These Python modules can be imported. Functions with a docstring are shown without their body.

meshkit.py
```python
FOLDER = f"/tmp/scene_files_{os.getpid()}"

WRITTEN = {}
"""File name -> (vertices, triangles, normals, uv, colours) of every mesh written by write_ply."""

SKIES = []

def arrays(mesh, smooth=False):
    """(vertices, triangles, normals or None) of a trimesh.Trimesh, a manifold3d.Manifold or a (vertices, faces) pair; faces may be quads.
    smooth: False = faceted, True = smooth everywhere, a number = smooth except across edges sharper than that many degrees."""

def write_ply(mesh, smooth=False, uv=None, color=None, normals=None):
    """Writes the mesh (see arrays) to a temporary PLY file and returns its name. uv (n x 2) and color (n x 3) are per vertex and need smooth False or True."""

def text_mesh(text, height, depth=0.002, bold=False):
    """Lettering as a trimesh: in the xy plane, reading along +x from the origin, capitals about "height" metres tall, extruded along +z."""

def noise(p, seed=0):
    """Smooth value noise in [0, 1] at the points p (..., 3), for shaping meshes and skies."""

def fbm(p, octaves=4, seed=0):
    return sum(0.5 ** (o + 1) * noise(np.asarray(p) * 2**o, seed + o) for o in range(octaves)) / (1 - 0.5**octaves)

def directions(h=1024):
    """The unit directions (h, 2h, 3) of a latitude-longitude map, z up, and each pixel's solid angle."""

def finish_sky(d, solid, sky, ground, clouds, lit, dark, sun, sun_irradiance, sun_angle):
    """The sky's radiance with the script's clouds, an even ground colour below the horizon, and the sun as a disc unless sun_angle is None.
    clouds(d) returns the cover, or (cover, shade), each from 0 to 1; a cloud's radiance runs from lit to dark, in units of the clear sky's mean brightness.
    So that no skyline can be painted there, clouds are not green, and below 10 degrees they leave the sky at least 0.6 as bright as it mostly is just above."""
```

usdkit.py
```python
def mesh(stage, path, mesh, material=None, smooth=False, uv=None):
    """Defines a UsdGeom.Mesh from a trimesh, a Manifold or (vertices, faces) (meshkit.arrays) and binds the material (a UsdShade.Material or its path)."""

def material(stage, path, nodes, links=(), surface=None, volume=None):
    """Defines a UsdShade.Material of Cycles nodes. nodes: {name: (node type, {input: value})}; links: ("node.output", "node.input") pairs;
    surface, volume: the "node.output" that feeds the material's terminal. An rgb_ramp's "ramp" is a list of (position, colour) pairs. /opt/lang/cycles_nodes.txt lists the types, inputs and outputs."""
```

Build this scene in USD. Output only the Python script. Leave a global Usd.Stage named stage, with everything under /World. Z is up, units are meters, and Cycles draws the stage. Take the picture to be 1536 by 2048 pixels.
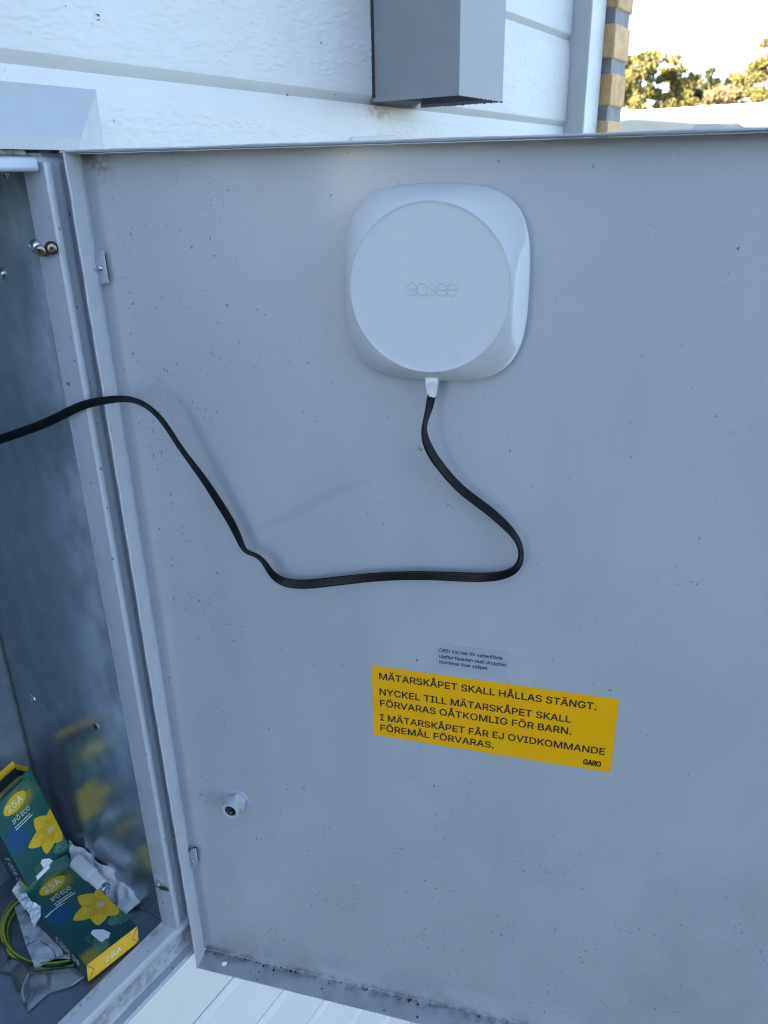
import math, random
import numpy as np, trimesh, shapely
from shapely.geometry import Polygon, LineString, Point, box as rect
from shapely import affinity
from scipy.spatial.transform import Rotation
import manifold3d as m3
import usdkit, meshkit
from pxr import Usd, UsdGeom, UsdLux, UsdShade, Gf, Sdf

stage = Usd.Stage.CreateInMemory()
UsdGeom.SetStageUpAxis(stage, 'Z')
UsdGeom.SetStageMetersPerUnit(stage, 1.0)
world = UsdGeom.Xform.Define(stage, '/World')
stage.SetDefaultPrim(world.GetPrim())
rng = np.random.default_rng(7)
random.seed(7)

# ------------------------------------------------------------------ camera, sky, sun, exposure
CAM = np.array([-0.33973, -0.44272, 0.68192])
YAW, PITCH, ROLL, FPX = 0.5828028, 0.4042681, -0.0198701, 1552.11          # lens in pixels of a 1536-wide picture
EXPOSURE = 2.68
AIR, AERO, OZONE = 0.5, 0.1, 1.0
SUN_ELEV = math.radians(14.85)
SUN_DIR_H = np.array([-0.946, 0.324]); SUN_DIR_H /= np.linalg.norm(SUN_DIR_H)
SKY_TINT = (1.06, 0.945, 0.82)               # the camera's white balance, over the whole sky alike
SKY_STRENGTH, SUN_INT = 0.15, 1.25
fwd = np.array([math.cos(YAW) * math.cos(PITCH), math.sin(YAW) * math.cos(PITCH), -math.sin(PITCH)])
rgt = np.array([math.sin(YAW), -math.cos(YAW), 0.0])
upv = np.cross(rgt, fwd)
rgt, upv = math.cos(ROLL) * rgt + math.sin(ROLL) * upv, -math.sin(ROLL) * rgt + math.cos(ROLL) * upv
cam = UsdGeom.Camera.Define(stage, '/World/camera')
m = np.eye(4); m[0, :3], m[1, :3], m[2, :3], m[3, :3] = rgt, upv, -fwd, CAM
cam.AddTransformOp().Set(Gf.Matrix4d(*m.ravel().tolist()))
FOCAL = 5.7
cam.CreateFocalLengthAttr(FOCAL)
cam.CreateHorizontalApertureAttr(FOCAL * 1536 / FPX)
cam.CreateVerticalApertureAttr(FOCAL * 2048 / FPX)
cam.CreateClippingRangeAttr(Gf.Vec2f(0.02, 5000))
cam.CreateFStopAttr(3.2)
cam.CreateFocusDistanceAttr(0.56)
cam.CreateExposureAttr(EXPOSURE)

S = np.array([SUN_DIR_H[0] * math.cos(SUN_ELEV), SUN_DIR_H[1] * math.cos(SUN_ELEV), math.sin(SUN_ELEV)])
sky_mat = usdkit.material(stage, '/World/Looks/sky_look', {
    'sky': ('sky_texture', {'sky_type': 'single_scattering', 'sun_disc': False, 'sun_elevation': SUN_ELEV,
                            'sun_rotation': math.atan2(S[0], S[1]), 'air_density': AIR, 'aerosol_density': AERO, 'ozone_density': OZONE}),
    'tint': ('mix_color', {'blend_type': 'multiply', 'fac': 1.0, 'b': SKY_TINT, 'use_clamp': False}),
    'bg': ('background_shader', {'strength': SKY_STRENGTH})}, [('sky.color', 'tint.a'), ('tint.result', 'bg.color')], surface='bg.background')
sky = UsdLux.DomeLight.Define(stage, '/World/sky')
UsdShade.MaterialBindingAPI.Apply(sky.GetPrim()).Bind(sky_mat)
sky.GetPrim().SetCustomDataByKey('kind', 'structure')
sun = UsdLux.DistantLight.Define(stage, '/World/sun')
sun.CreateIntensityAttr(SUN_INT); sun.CreateAngleAttr(0.53); sun.CreateNormalizeAttr(True)
sun.CreateColorAttr(Gf.Vec3f(1.0, 0.90, 0.76))
zx = S; xx = np.cross([0, 0, 1.0], zx); xx /= np.linalg.norm(xx); yx = np.cross(zx, xx)
m = np.eye(4); m[0, :3], m[1, :3], m[2, :3] = xx, yx, zx
sun.AddTransformOp().Set(Gf.Matrix4d(*m.ravel().tolist()))


# ------------------------------------------------------------------ helpers
def at(x, y, n, c):
    """The point where the photograph's ray through (x, y) of 1536x2048 meets the plane n.p = c; used to measure real places on real surfaces."""
    d = fwd + rgt * (x - 768) / FPX - upv * (y - 1024) / FPX
    n = np.asarray(n, float)
    return CAM + d * ((c - CAM @ n) / (d @ n))


NAMES, BASE = {}, {}


def path_for(name, parent):
    root = str(parent.GetPath()) if parent else '/World'
    k = NAMES.get((root, name), 0); NAMES[(root, name)] = k + 1
    return f'{root}/{name}' + (f'_{k:03d}' if k else '')


def tag(p, label=None, cat=None, group=None, kind=None):
    for k, v in (('label', label), ('category', cat), ('group', group), ('kind', kind)):
        if v: p.SetCustomDataByKey(k, v)
    return p


def thing(name, label, cat, base=(0, 0, 0), group=None):
    x = UsdGeom.Xform.Define(stage, path_for(name, None))
    x.AddTranslateOp().Set(Gf.Vec3d(*map(float, base)))
    p = x.GetPrim(); BASE[str(p.GetPath())] = np.asarray(base, float)
    return tag(p, label, cat, group)


def part(name, mesh, mat, parent=None, smooth=False, label=None, kind=None):
    """One Mesh prim; mesh is given in world coordinates."""
    v, f, n = meshkit.arrays(mesh, smooth)
    off = np.zeros(3)
    if parent:
        off = BASE.get('/' + '/'.join(str(parent.GetPath()).split('/')[1:3]), np.zeros(3))
    pth = path_for(name, parent)
    g = UsdGeom.Mesh.Define(stage, pth)
    from pxr import Vt
    g.CreatePointsAttr(Vt.Vec3fArray.FromNumpy((v - off).astype(np.float32)))
    g.CreateFaceVertexCountsAttr(Vt.IntArray.FromNumpy(np.full(len(f), 3, np.int32)))
    g.CreateFaceVertexIndicesAttr(Vt.IntArray.FromNumpy(f.astype(np.int32).ravel()))
    g.CreateSubdivisionSchemeAttr('none')
    if n is not None:
        g.CreateNormalsAttr(Vt.Vec3fArray.FromNumpy(n.astype(np.float32))); g.SetNormalsInterpolation('vertex')
    UsdShade.MaterialBindingAPI.Apply(g.GetPrim()).Bind(mat)
    return tag(g.GetPrim(), label, kind=kind)


def cat_(*ms):
    return trimesh.util.concatenate([x for x in ms])


def bx(x0, x1, y0, y1, z0, z1):
    b = trimesh.creation.box([x1 - x0, y1 - y0, z1 - z0]); b.apply_translation([(x0 + x1) / 2, (y0 + y1) / 2, (z0 + z1) / 2])
    return b


def rbx(x0, x1, y0, y1, z0, z1, r):
    """A box with chamfered edges."""
    pts = [[a, b, c] for a0, a1, b0, b1, c0, c1 in ((x0, x1, y0 + r, y1 - r, z0 + r, z1 - r), (x0 + r, x1 - r, y0, y1, z0 + r, z1 - r), (x0 + r, x1 - r, y0 + r, y1 - r, z0, z1))
           for a in (a0, a1) for b in (b0, b1) for c in (c0, c1)]
    return trimesh.convex.convex_hull(np.array(pts))


def frame(o, x, y, z):
    """4x4 matrix with the given axes as columns."""
    t = np.eye(4); t[:3, 0], t[:3, 1], t[:3, 2], t[:3, 3] = x, y, z, o
    return t


def extrude(poly, depth):
    gs = [g for g in getattr(poly, 'geoms', [poly]) if g.area > 0]
    return cat_(*[trimesh.creation.extrude_polygon(g, depth, engine='earcut') for g in gs])


def moved(mesh, t):
    k = mesh.copy(); k.apply_transform(t); return k


def along_x(poly, x0, x1):      # polygon in (y, z)
    return moved(extrude(poly, x1 - x0), frame([x0, 0, 0], [0, 1, 0], [0, 0, 1], [1, 0, 0]))


def along_z(poly, z0, z1):      # polygon in (x, y)
    return moved(extrude(poly, z1 - z0), frame([0, 0, z0], [1, 0, 0], [0, 1, 0], [0, 0, 1]))


def cyl(a, b, r, r2=None, n=24):
    a, b = np.asarray(a, float), np.asarray(b, float)
    d = b - a; L = np.linalg.norm(d); d /= L
    x = np.cross(d, [0.3, 0.5, 0.81]); x /= np.linalg.norm(x); y = np.cross(d, x)
    t = np.linspace(0, 2 * np.pi, n, endpoint=False)
    r2 = r if r2 is None else r2
    ring = np.cos(t)[:, None] * x + np.sin(t)[:, None] * y
    v = np.vstack([a + r * ring, b + r2 * ring, a, b])
    f = []
    for i in range(n):
        j = (i + 1) % n
        f += [[i, j, n + j], [i, n + j, n + i], [2 * n, j, i], [2 * n + 1, n + i, n + j]]
    return trimesh.Trimesh(v, f, process=False)


def lathe(o, axis, prof, n=32, xdir=None):
    """prof: (radius, height) pairs turned about axis from o."""
    axis = np.asarray(axis, float) / np.linalg.norm(axis)
    x = np.cross(axis, [0.3, 0.5, 0.81]) if xdir is None else np.asarray(xdir, float)
    x = x - (x @ axis) * axis; x /= np.linalg.norm(x); y = np.cross(axis, x)
    t = np.linspace(0, 2 * np.pi, n, endpoint=False)
    ring = np.cos(t)[:, None] * x + np.sin(t)[:, None] * y
    v = np.vstack([np.asarray(o) + h * axis + r * ring for r, h in prof])
    f = []
    for k in range(len(prof) - 1):
        for i in range(n):
            j = (i + 1) % n
            a, b, c, d = k * n + i, k * n + j, (k + 1) * n + j, (k + 1) * n + i
            f += [[a, b, c], [a, c, d]]
    return trimesh.Trimesh(v, f, process=False)


def tube(pts, r, n=8, closed=False, arc=(0, 2 * np.pi)):
    pts = np.asarray(pts, float)
    T = np.gradient(pts, axis=0)
    if closed: T = np.roll(pts, -1, 0) - np.roll(pts, 1, 0)
    T /= np.linalg.norm(T, axis=1, keepdims=True)
    N = np.zeros_like(T); x = np.cross(T[0], [0.2, 0.3, 0.93]); x /= np.linalg.norm(x)
    for i in range(len(pts)):
        x = x - (x @ T[i]) * T[i]; x /= np.linalg.norm(x); N[i] = x
    B = np.cross(T, N)
    full = abs(arc[1] - arc[0] - 2 * np.pi) < 1e-6
    t = np.linspace(arc[0], arc[1], n, endpoint=not full)
    v = (pts[:, None] + r * (np.cos(t)[None, :, None] * N[:, None] + np.sin(t)[None, :, None] * B[:, None])).reshape(-1, 3)
    f, L = [], len(pts)
    for i in range(L - (0 if closed else 1)):
        for k in range(n if full else n - 1):
            a, b = i * n + k, i * n + (k + 1) % n
            c, d = ((i + 1) % L) * n + (k + 1) % n, ((i + 1) % L) * n + k
            f += [[a, b, c], [a, c, d]]
    return trimesh.Trimesh(v, f, process=False)


def spline(p, n):
    from scipy.interpolate import CubicSpline
    p = np.asarray(p, float)
    d = np.r_[0, np.cumsum(np.linalg.norm(np.diff(p[:, :3], axis=0), axis=1))]
    return CubicSpline(d, p, bc_type='natural')(np.linspace(0, d[-1], n))


# ---- materials: a small graph builder
class Ref(str): pass


class G:
    def __init__(s): s.nodes, s.links = {}, []

    def n(s, kind, out=None, **kw):
        name = f'n{len(s.nodes)}'; vals = {}
        for k, v in kw.items():
            if isinstance(v, Ref): s.links.append((str(v), f'{name}.{k}'))
            else: vals[k] = v
        s.nodes[name] = (kind, vals)
        return Ref(f'{name}.{out}') if out else name

    def math(s, op, a, b=0.0, c=0.0, clamp=False):
        return s.n('math', 'value', math_type=op, value1=a, value2=b, value3=c, use_clamp=clamp)

    def mr(s, v, a, b, c=0.0, d=1.0, kind='smoothstep'):
        return s.n('map_range', 'result', range_type=kind, value=v, from_min=a, from_max=b, to_min=c, to_max=d, clamp=True)

    def mix(s, f, a, b, op='mix'):
        return s.n('mix_color', 'result', blend_type=op, fac=f, a=a, b=b)

    def pos(s): return s.n('geometry', 'position')

    def map(s, v, scale=(1, 1, 1), rot=(0, 0, 0), loc=(0, 0, 0)):
        return s.n('mapping', 'vector', vector=v, scale=scale, rotation=rot, location=loc)

    def noise(s, v, scale, detail=3.0, rough=0.55, out='fac'):
        return s.n('noise_texture', out, vector=v, scale=scale, detail=detail, roughness=rough)

    def dot(s, v, d): return s.n('vector_math', 'value', math_type='dot_product', vector1=v, vector2=tuple(map(float, d)))

    def bump(s, h, strength, dist, normal=None):
        kw = dict(height=h, strength=strength, distance=dist)
        if normal: kw['normal'] = normal
        return s.n('bump', 'normal', **kw)

    def make(s, name, **kw):
        p = s.n('principled_bsdf', 'BSDF', **kw)
        return usdkit.material(stage, '/World/Looks/' + name, s.nodes, s.links, surface=str(p))

    def close(s, name, ref):
        return usdkit.material(stage, '/World/Looks/' + name, s.nodes, s.links, surface=str(ref))


def plain(name, col, rough=0.5, metal=0.0, vary=0.06, scale=60, bump=0.0, spec=0.5, **kw):
    g = G(); p = g.pos()
    nz = g.noise(p, scale, 4.0)
    f = g.mr(nz, 0.3, 0.7, 0, 1, 'linear')
    c = g.mix(f, tuple(np.array(col) * (1 - vary)), tuple(np.minimum(np.array(col) * (1 + vary), 1)))
    a = dict(base_color=c, roughness=g.mr(nz, 0.3, 0.7, rough * 0.88, min(1, rough * 1.12), 'linear'), metallic=metal, specular_ior_level=spec, **kw)
    if bump: a['normal'] = g.bump(g.noise(p, scale * 6, 3.0), bump, 0.001)
    return g.make(name, **a)


E_ = np.array([0.30951541, -0.95089443, 0.0]); N_ = np.array([-0.95089443, -0.30951541, 0.0]); Z_ = np.array([0, 0, 1.0])
DOOR = frame([0, 0, 0], E_, Z_, N_)          # door coordinates: along the door from the hinge, up, and out towards the viewer


def dr(s, z, w): return np.asarray(s)[..., None] * E_ + np.asarray(z)[..., None] * Z_ + np.asarray(w)[..., None] * N_


def specks(g, p2, scale, keep, size, dens):
    """Small irregular marks: 1 inside a mark. p2: warped coordinates, dens: 0..1 density field."""
    v = g.n('voronoi_texture', vector=p2, scale=scale, randomness=1.0)
    d, c = Ref(v + '.distance'), Ref(v + '.color')
    sep = g.n('separate_color', color=c)
    r, g2 = Ref(sep + '.r'), Ref(sep + '.g')
    on = g.math('less_than', r, g.math('multiply', dens, keep))
    rad = g.math('multiply', g.math('multiply', g2, g2), size)
    rad = g.math('add', rad, size * 0.12)
    inside = g.math('less_than', d, rad)
    return g.math('multiply', on, inside)


def door_paint(name, marks=True):
    g = G(); p = g.pos()
    s, w = g.dot(p, E_), g.dot(p, N_)
    z = g.dot(p, Z_)
    col = (0.485, 0.495, 0.525)
    big = g.noise(p, 9.0, 4.0, 0.6)
    base = g.mix(g.mr(big, 0.35, 0.7), col, tuple(np.array(col) * 0.93))
    fine = g.noise(p, 700.0, 2.0)
    base = g.mix(g.math('multiply', g.mr(fine, 0.45, 0.7), 0.05), base, (0.2, 0.22, 0.25))
    wipe = g.noise(g.map(p, (1.0, 1.0, 0.22), (0.25, 0.1, 0.0)), 16.0, 5.0, 0.6)
    base = g.mix(g.math('multiply', g.mr(wipe, 0.45, 0.72), 0.9), base, tuple(np.array(col) * 0.88))
    base = g.mix(g.math('multiply', g.mr(g.noise(p, 55.0, 5.0, 0.65), 0.55, 0.75), 0.25), base, tuple(np.array(col) * 0.84))
    rough = g.math('add', g.mr(big, 0.3, 0.7, 0.24, 0.36, 'linear'), g.mr(wipe, 0.4, 0.7, -0.05, 0.08, 'linear'))
    if marks:
        flat = g.n('combine_xyz', None, x=s, y=z, z=0.0); flat = Ref(flat + '.vector')
        warp = g.n('noise_texture', 'color', vector=flat, scale=420.0, detail=3.0)
        wv = g.n('vector_math', None, math_type='scale', vector1=warp, scale=0.0042); wv = Ref(wv + '.vector')
        fl = g.n('vector_math', None, math_type='add', vector1=flat, vector2=wv); fl = Ref(fl + '.vector')
        cl = g.noise(flat, 15.0, 5.0, 0.70)
        left = g.mr(s, 0.02, 0.17, 1.0, 0.16)
        low = g.mr(z, 0.30, 0.12, 0.0, 1.0)
        edge = g.math('multiply', g.mr(s, 0.010, 0.022, 0.25, 1.0), g.math('less_than', w, 0.0015))
        dens = g.math('multiply', g.mr(cl, 0.44, 0.64), g.math('maximum', left, low))
        dens = g.math('multiply', g.math('add', dens, 0.003), edge)
        fleck = g.map(fl, (1.0, 0.62, 1.0), (0, 0, 0.35))
        a = specks(g, fleck, 520.0, 0.50, 0.34, dens)
        b = specks(g, g.map(fl, (0.6, 1.0, 1.0), (0, 0, 0.2)), 330.0, 0.14, 0.24, dens)
        c = specks(g, g.map(fl, (1, 1, 1)), 1000.0, 0.85, 0.42, g.math('multiply', dens, g.mr(cl, 0.42, 0.62)))
        tone = g.mr(g.noise(flat, 210.0, 2.0), 0.35, 0.65, 0.22, 0.92, 'linear')
        k = g.math('multiply', g.math('maximum', g.math('maximum', a, b), g.math('multiply', c, 0.6)), tone)
        base = g.mix(k, base, (0.055, 0.065, 0.08))
        # grime low on the door, in the crease over the ledge and rust in the top hinge corner
        n1 = g.noise(p, 130.0, 6.0, 0.7)
        n2 = g.noise(p, 28.0, 4.0, 0.6)
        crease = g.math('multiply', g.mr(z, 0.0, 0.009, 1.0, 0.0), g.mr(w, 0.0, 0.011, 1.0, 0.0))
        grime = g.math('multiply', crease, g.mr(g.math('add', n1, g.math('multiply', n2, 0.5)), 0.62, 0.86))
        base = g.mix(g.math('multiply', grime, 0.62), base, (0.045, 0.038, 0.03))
        veil = g.math('multiply', g.mr(z, 0.0, 0.055, 1.0, 0.0), g.mr(n2, 0.38, 0.7))
        base = g.mix(g.math('multiply', veil, 0.30), base, (0.12, 0.12, 0.12))
        led = g.math('multiply', g.mr(w, 0.003, 0.006, 0.0, 1.0), g.mr(n1, 0.58, 0.7))
        base = g.mix(g.math('multiply', led, 0.22), base, (0.08, 0.075, 0.07))
        dx = g.math('subtract', s, 0.012); dz = g.math('subtract', z, 0.694)
        dd = g.math('sqrt', g.math('add', g.math('multiply', dx, dx), g.math('multiply', dz, dz)))
        rust = g.math('multiply', g.mr(dd, 0.003, 0.015, 1.0, 0.0), g.mr(n1, 0.35, 0.65))
        base = g.mix(g.math('multiply', rust, 0.7), base, (0.10, 0.065, 0.045))
        hand = g.math('multiply', g.mr(s, 0.365, 0.40, 0.0, 1.0), g.mr(z, 0.25, 0.19, 0.0, 1.0))
        hand = g.math('multiply', hand, g.mr(n2, 0.3, 0.6))
        base = g.mix(g.math('multiply', hand, 0.10), base, (0.10, 0.10, 0.11))
    nm = g.bump(g.noise(p, 330.0, 2.0), 0.035, 0.0015)
    return g.make(name, base_color=base, roughness=rough, specular_ior_level=0.5, normal=nm)


M = {}
M['door'] = door_paint('grey_door_paint')
M['grey'] = plain('grey_frame_paint', (0.44, 0.455, 0.50), 0.30, vary=0.05, scale=25, bump=0.12)

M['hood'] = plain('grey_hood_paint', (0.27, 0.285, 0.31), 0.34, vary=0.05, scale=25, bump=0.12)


def frame_paint():
    g = G(); p = g.pos()
    col = (0.43, 0.445, 0.49)
    n1, n2 = g.noise(p, 160.0, 6.0, 0.7), g.noise(p, 34.0, 4.0, 0.6)
    base = g.mix(g.mr(n2, 0.35, 0.7), col, tuple(np.array(col) * 0.92))
    y, z = g.dot(p, (0, 1, 0)), g.dot(p, Z_)
    gut = g.math('multiply', g.mr(y, 0.007, 0.0125), g.mr(z, 0.10, 0.02, 0.25, 1.0))
    dirt = g.math('multiply', gut, g.mr(g.math('add', n1, g.math('multiply', n2, 0.6)), 0.70, 0.95))
    base = g.mix(g.math('multiply', dirt, 0.75), base, (0.06, 0.055, 0.05))
    v = specks(g, p, 300.0, 0.05, 0.4, 1.0)
    base = g.mix(g.math('multiply', v, 0.7), base, (0.07, 0.075, 0.085))
    top = g.math('multiply', g.mr(z, 0.6965, 0.699), g.mr(n1, 0.35, 0.6))
    base = g.mix(g.math('multiply', top, 0.7), base, (0.11, 0.075, 0.05))
    return g.make('grey_frame_paint_worn', base_color=base, roughness=g.mr(n2, 0.3, 0.7, 0.2, 0.32, 'linear'), normal=g.bump(g.noise(p, 300.0, 2.0), 0.08, 0.0015))


M['frame'] = frame_paint()


def siding_paint(name='white_siding_paint', relief=0.22):
    g = G(); p = g.pos()
    col = (0.45, 0.44, 0.44)
    st = g.map(p, (0.30, 1.0, 1.0))
    n1 = g.noise(st, 330.0, 5.0, 0.62)
    n2 = g.noise(g.map(p, (0.5, 1, 1)), 620.0, 3.0, 0.6)
    big = g.noise(p, 6.0, 4.0)
    base = g.mix(g.mr(big, 0.35, 0.7), col, (0.42, 0.412, 0.411))
    v = specks(g, g.map(p, (1, 1, 0.7)), 55.0, 0.035, 0.14, 1.0)
    base = g.mix(g.math('multiply', v, 0.85), base, (0.06, 0.05, 0.04))
    v2 = specks(g, g.map(p, (1, 1, 0.6)), 130.0, 0.03, 0.16, g.mr(big, 0.3, 0.6))
    base = g.mix(g.math('multiply', v2, 0.45), base, (0.22, 0.20, 0.17))
    # brown dirt washed out from under the duct cover
    x, z = g.dot(p, (1, 0, 0)), g.dot(p, Z_)
    dx = g.math('divide', g.math('subtract', x, 0.462), 0.030); dz = g.math('divide', g.math('subtract', z, 0.752), 0.013)
    dd = g.math('sqrt', g.math('add', g.math('multiply', dx, dx), g.math('multiply', dz, dz)))
    st2 = g.math('multiply', g.mr(dd, 0.2, 1.2, 1.0, 0.0), g.mr(g.noise(p, 120.0, 5.0, 0.65), 0.38, 0.62))
    base = g.mix(g.math('multiply', st2, 0.7), base, (0.22, 0.14, 0.08))
    face = g.mr(g.dot(p, (0, 1, 0)), 0.0800, 0.0803, 1.0, 0.12)           # the sawn face is rough, the planed bevel is smooth
    h = g.math('multiply', g.math('add', g.mr(n1, 0.33, 0.68), g.math('multiply', n2, 0.35)), face)
    nm = g.bump(h, relief, 0.0012)
    return g.make(name, base_color=base, roughness=0.6, specular_ior_level=0.3, normal=nm)


M['siding'] = siding_paint()
M['siding_near'] = siding_paint('white_siding_paint_near', 0.12)
M['trim'] = plain('white_trim_paint', (0.47, 0.47, 0.465), 0.6, spec=0.25, vary=0.03, scale=30, bump=0.06)


def galv(name, tone=1.0, rough=0.26):
    g = G(); p = g.pos()
    n1 = g.n('voronoi_texture', 'distance', vector=p, scale=70.0)
    n2 = g.noise(g.map(p, (1, 1, 0.7)), 42.0, 6.0, 0.65)
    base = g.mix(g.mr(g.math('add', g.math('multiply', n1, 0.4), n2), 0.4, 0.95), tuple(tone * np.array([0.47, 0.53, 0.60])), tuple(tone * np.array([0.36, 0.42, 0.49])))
    sp = specks(g, p, 260.0, 0.05, 0.3, 1.0)
    base = g.mix(g.math('multiply', sp, 0.5), base, (0.62, 0.64, 0.66))
    # pale blotches near the frame: a bright reflection painted into the sheet colour
    sheen_zone = g.math('multiply', g.mr(g.dot(p, (0, 1, 0)), 0.022, 0.085, 1.0, 0.0), g.mr(g.dot(p, Z_), 0.16, 0.30, 0.0, 1.0))
    painted_sheen = g.math('multiply', g.math('add', sheen_zone, 0.12), g.mr(g.noise(g.map(p, (1, 1, 0.6)), 20.0, 4.0, 0.55), 0.32, 0.66))
    base = g.mix(g.math('multiply', painted_sheen, 0.52), base, (0.66, 0.71, 0.78))
    return g.make(name, base_color=base, metallic=g.math('subtract', 0.80, g.math('multiply', painted_sheen, 0.35)), roughness=g.mr(n2, 0.3, 0.7, rough * 0.9, rough * 1.15, 'linear'), normal=g.bump(g.noise(p, 14.0, 2.0), 0.02, 0.004))


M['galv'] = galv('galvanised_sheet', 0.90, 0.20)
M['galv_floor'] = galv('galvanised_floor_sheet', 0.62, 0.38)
M['duct'] = plain('grey_duct_paint', (0.245, 0.248, 0.258), 0.75, spec=0.12, vary=0.03, scale=30, bump=0.08)
M['bore'] = plain('dark_bore', (0.06, 0.065, 0.075), 0.5)
M['duct_in'] = plain('bare_dark_sheet_inside', (0.10, 0.11, 0.13), 0.6)
M['white_plastic'] = plain('white_plastic', (0.64, 0.645, 0.665), 0.45, vary=0.012, scale=40, spec=0.4)
M['plug'] = plain('clear_white_connector', (0.72, 0.74, 0.76), 0.25, vary=0.08, scale=300)
M['groove'] = plain('white_plastic_engraving', (0.57, 0.575, 0.60), 0.5, vary=0.01)  # greyer tone stands for the shade inside the engraved strokes
M['cable'] = plain('black_cable_jacket', (0.006, 0.0065, 0.009), 0.36, vary=0.2, scale=200, spec=0.22)
M['steel'] = plain('zinc_steel', (0.62, 0.63, 0.64), 0.22, metal=1.0, vary=0.1, scale=300)
M['copper'] = plain('brown_screw_steel', (0.40, 0.31, 0.25), 0.38, metal=1.0, vary=0.3, scale=700)
M['dark'] = plain('dark_slot', (0.015, 0.014, 0.012), 0.7)
M['debris'] = plain('dark_debris', (0.035, 0.028, 0.02), 0.9, vary=0.5, scale=900)
M['yellow_film'] = plain('yellow_sticker_film', (0.98, 0.485, 0.003), 0.34, vary=0.02, scale=60)
M['ink'] = plain('black_print', (0.018, 0.016, 0.015), 0.5)
M['brown_ink'] = plain('brown_black_print', (0.030, 0.020, 0.015), 0.5)
M['card_teal'] = None
M['card_yellow'] = plain('yellow_card', (0.72, 0.43, 0.03), 0.4, vary=0.1, scale=120)
M['print_yellow'] = plain('yellow_print', (0.66, 0.44, 0.025), 0.35, vary=0.06, scale=150)
M['print_gold'] = plain('orange_yellow_print', (0.62, 0.36, 0.02), 0.35, vary=0.15, scale=500)
M['print_white'] = plain('white_print', (0.75, 0.76, 0.72), 0.4)
M['print_fern'] = plain('green_fern_print', (0.02, 0.13, 0.075), 0.4, vary=0.5, scale=500)
M['print_fern_light'] = plain('light_green_fern_print', (0.10, 0.22, 0.13), 0.4, vary=0.4, scale=500)
M['paper'] = plain('white_paper', (0.72, 0.72, 0.74), 0.75, vary=0.05, scale=200)
M['leaflet'] = plain('grey_white_thin_paper', (0.50, 0.51, 0.52), 0.7, vary=0.12, scale=150)
M['ceramic'] = plain('white_ceramic', (0.76, 0.76, 0.74), 0.25, vary=0.02)
M['wire_green'] = plain('green_wire_insulation', (0.02, 0.20, 0.06), 0.4)
M['wire_yellow'] = plain('yellow_wire_insulation', (0.45, 0.38, 0.03), 0.4)
M['edge_paint'] = plain('pale_worn_paint_edge', (0.52, 0.54, 0.56), 0.4)


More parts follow.
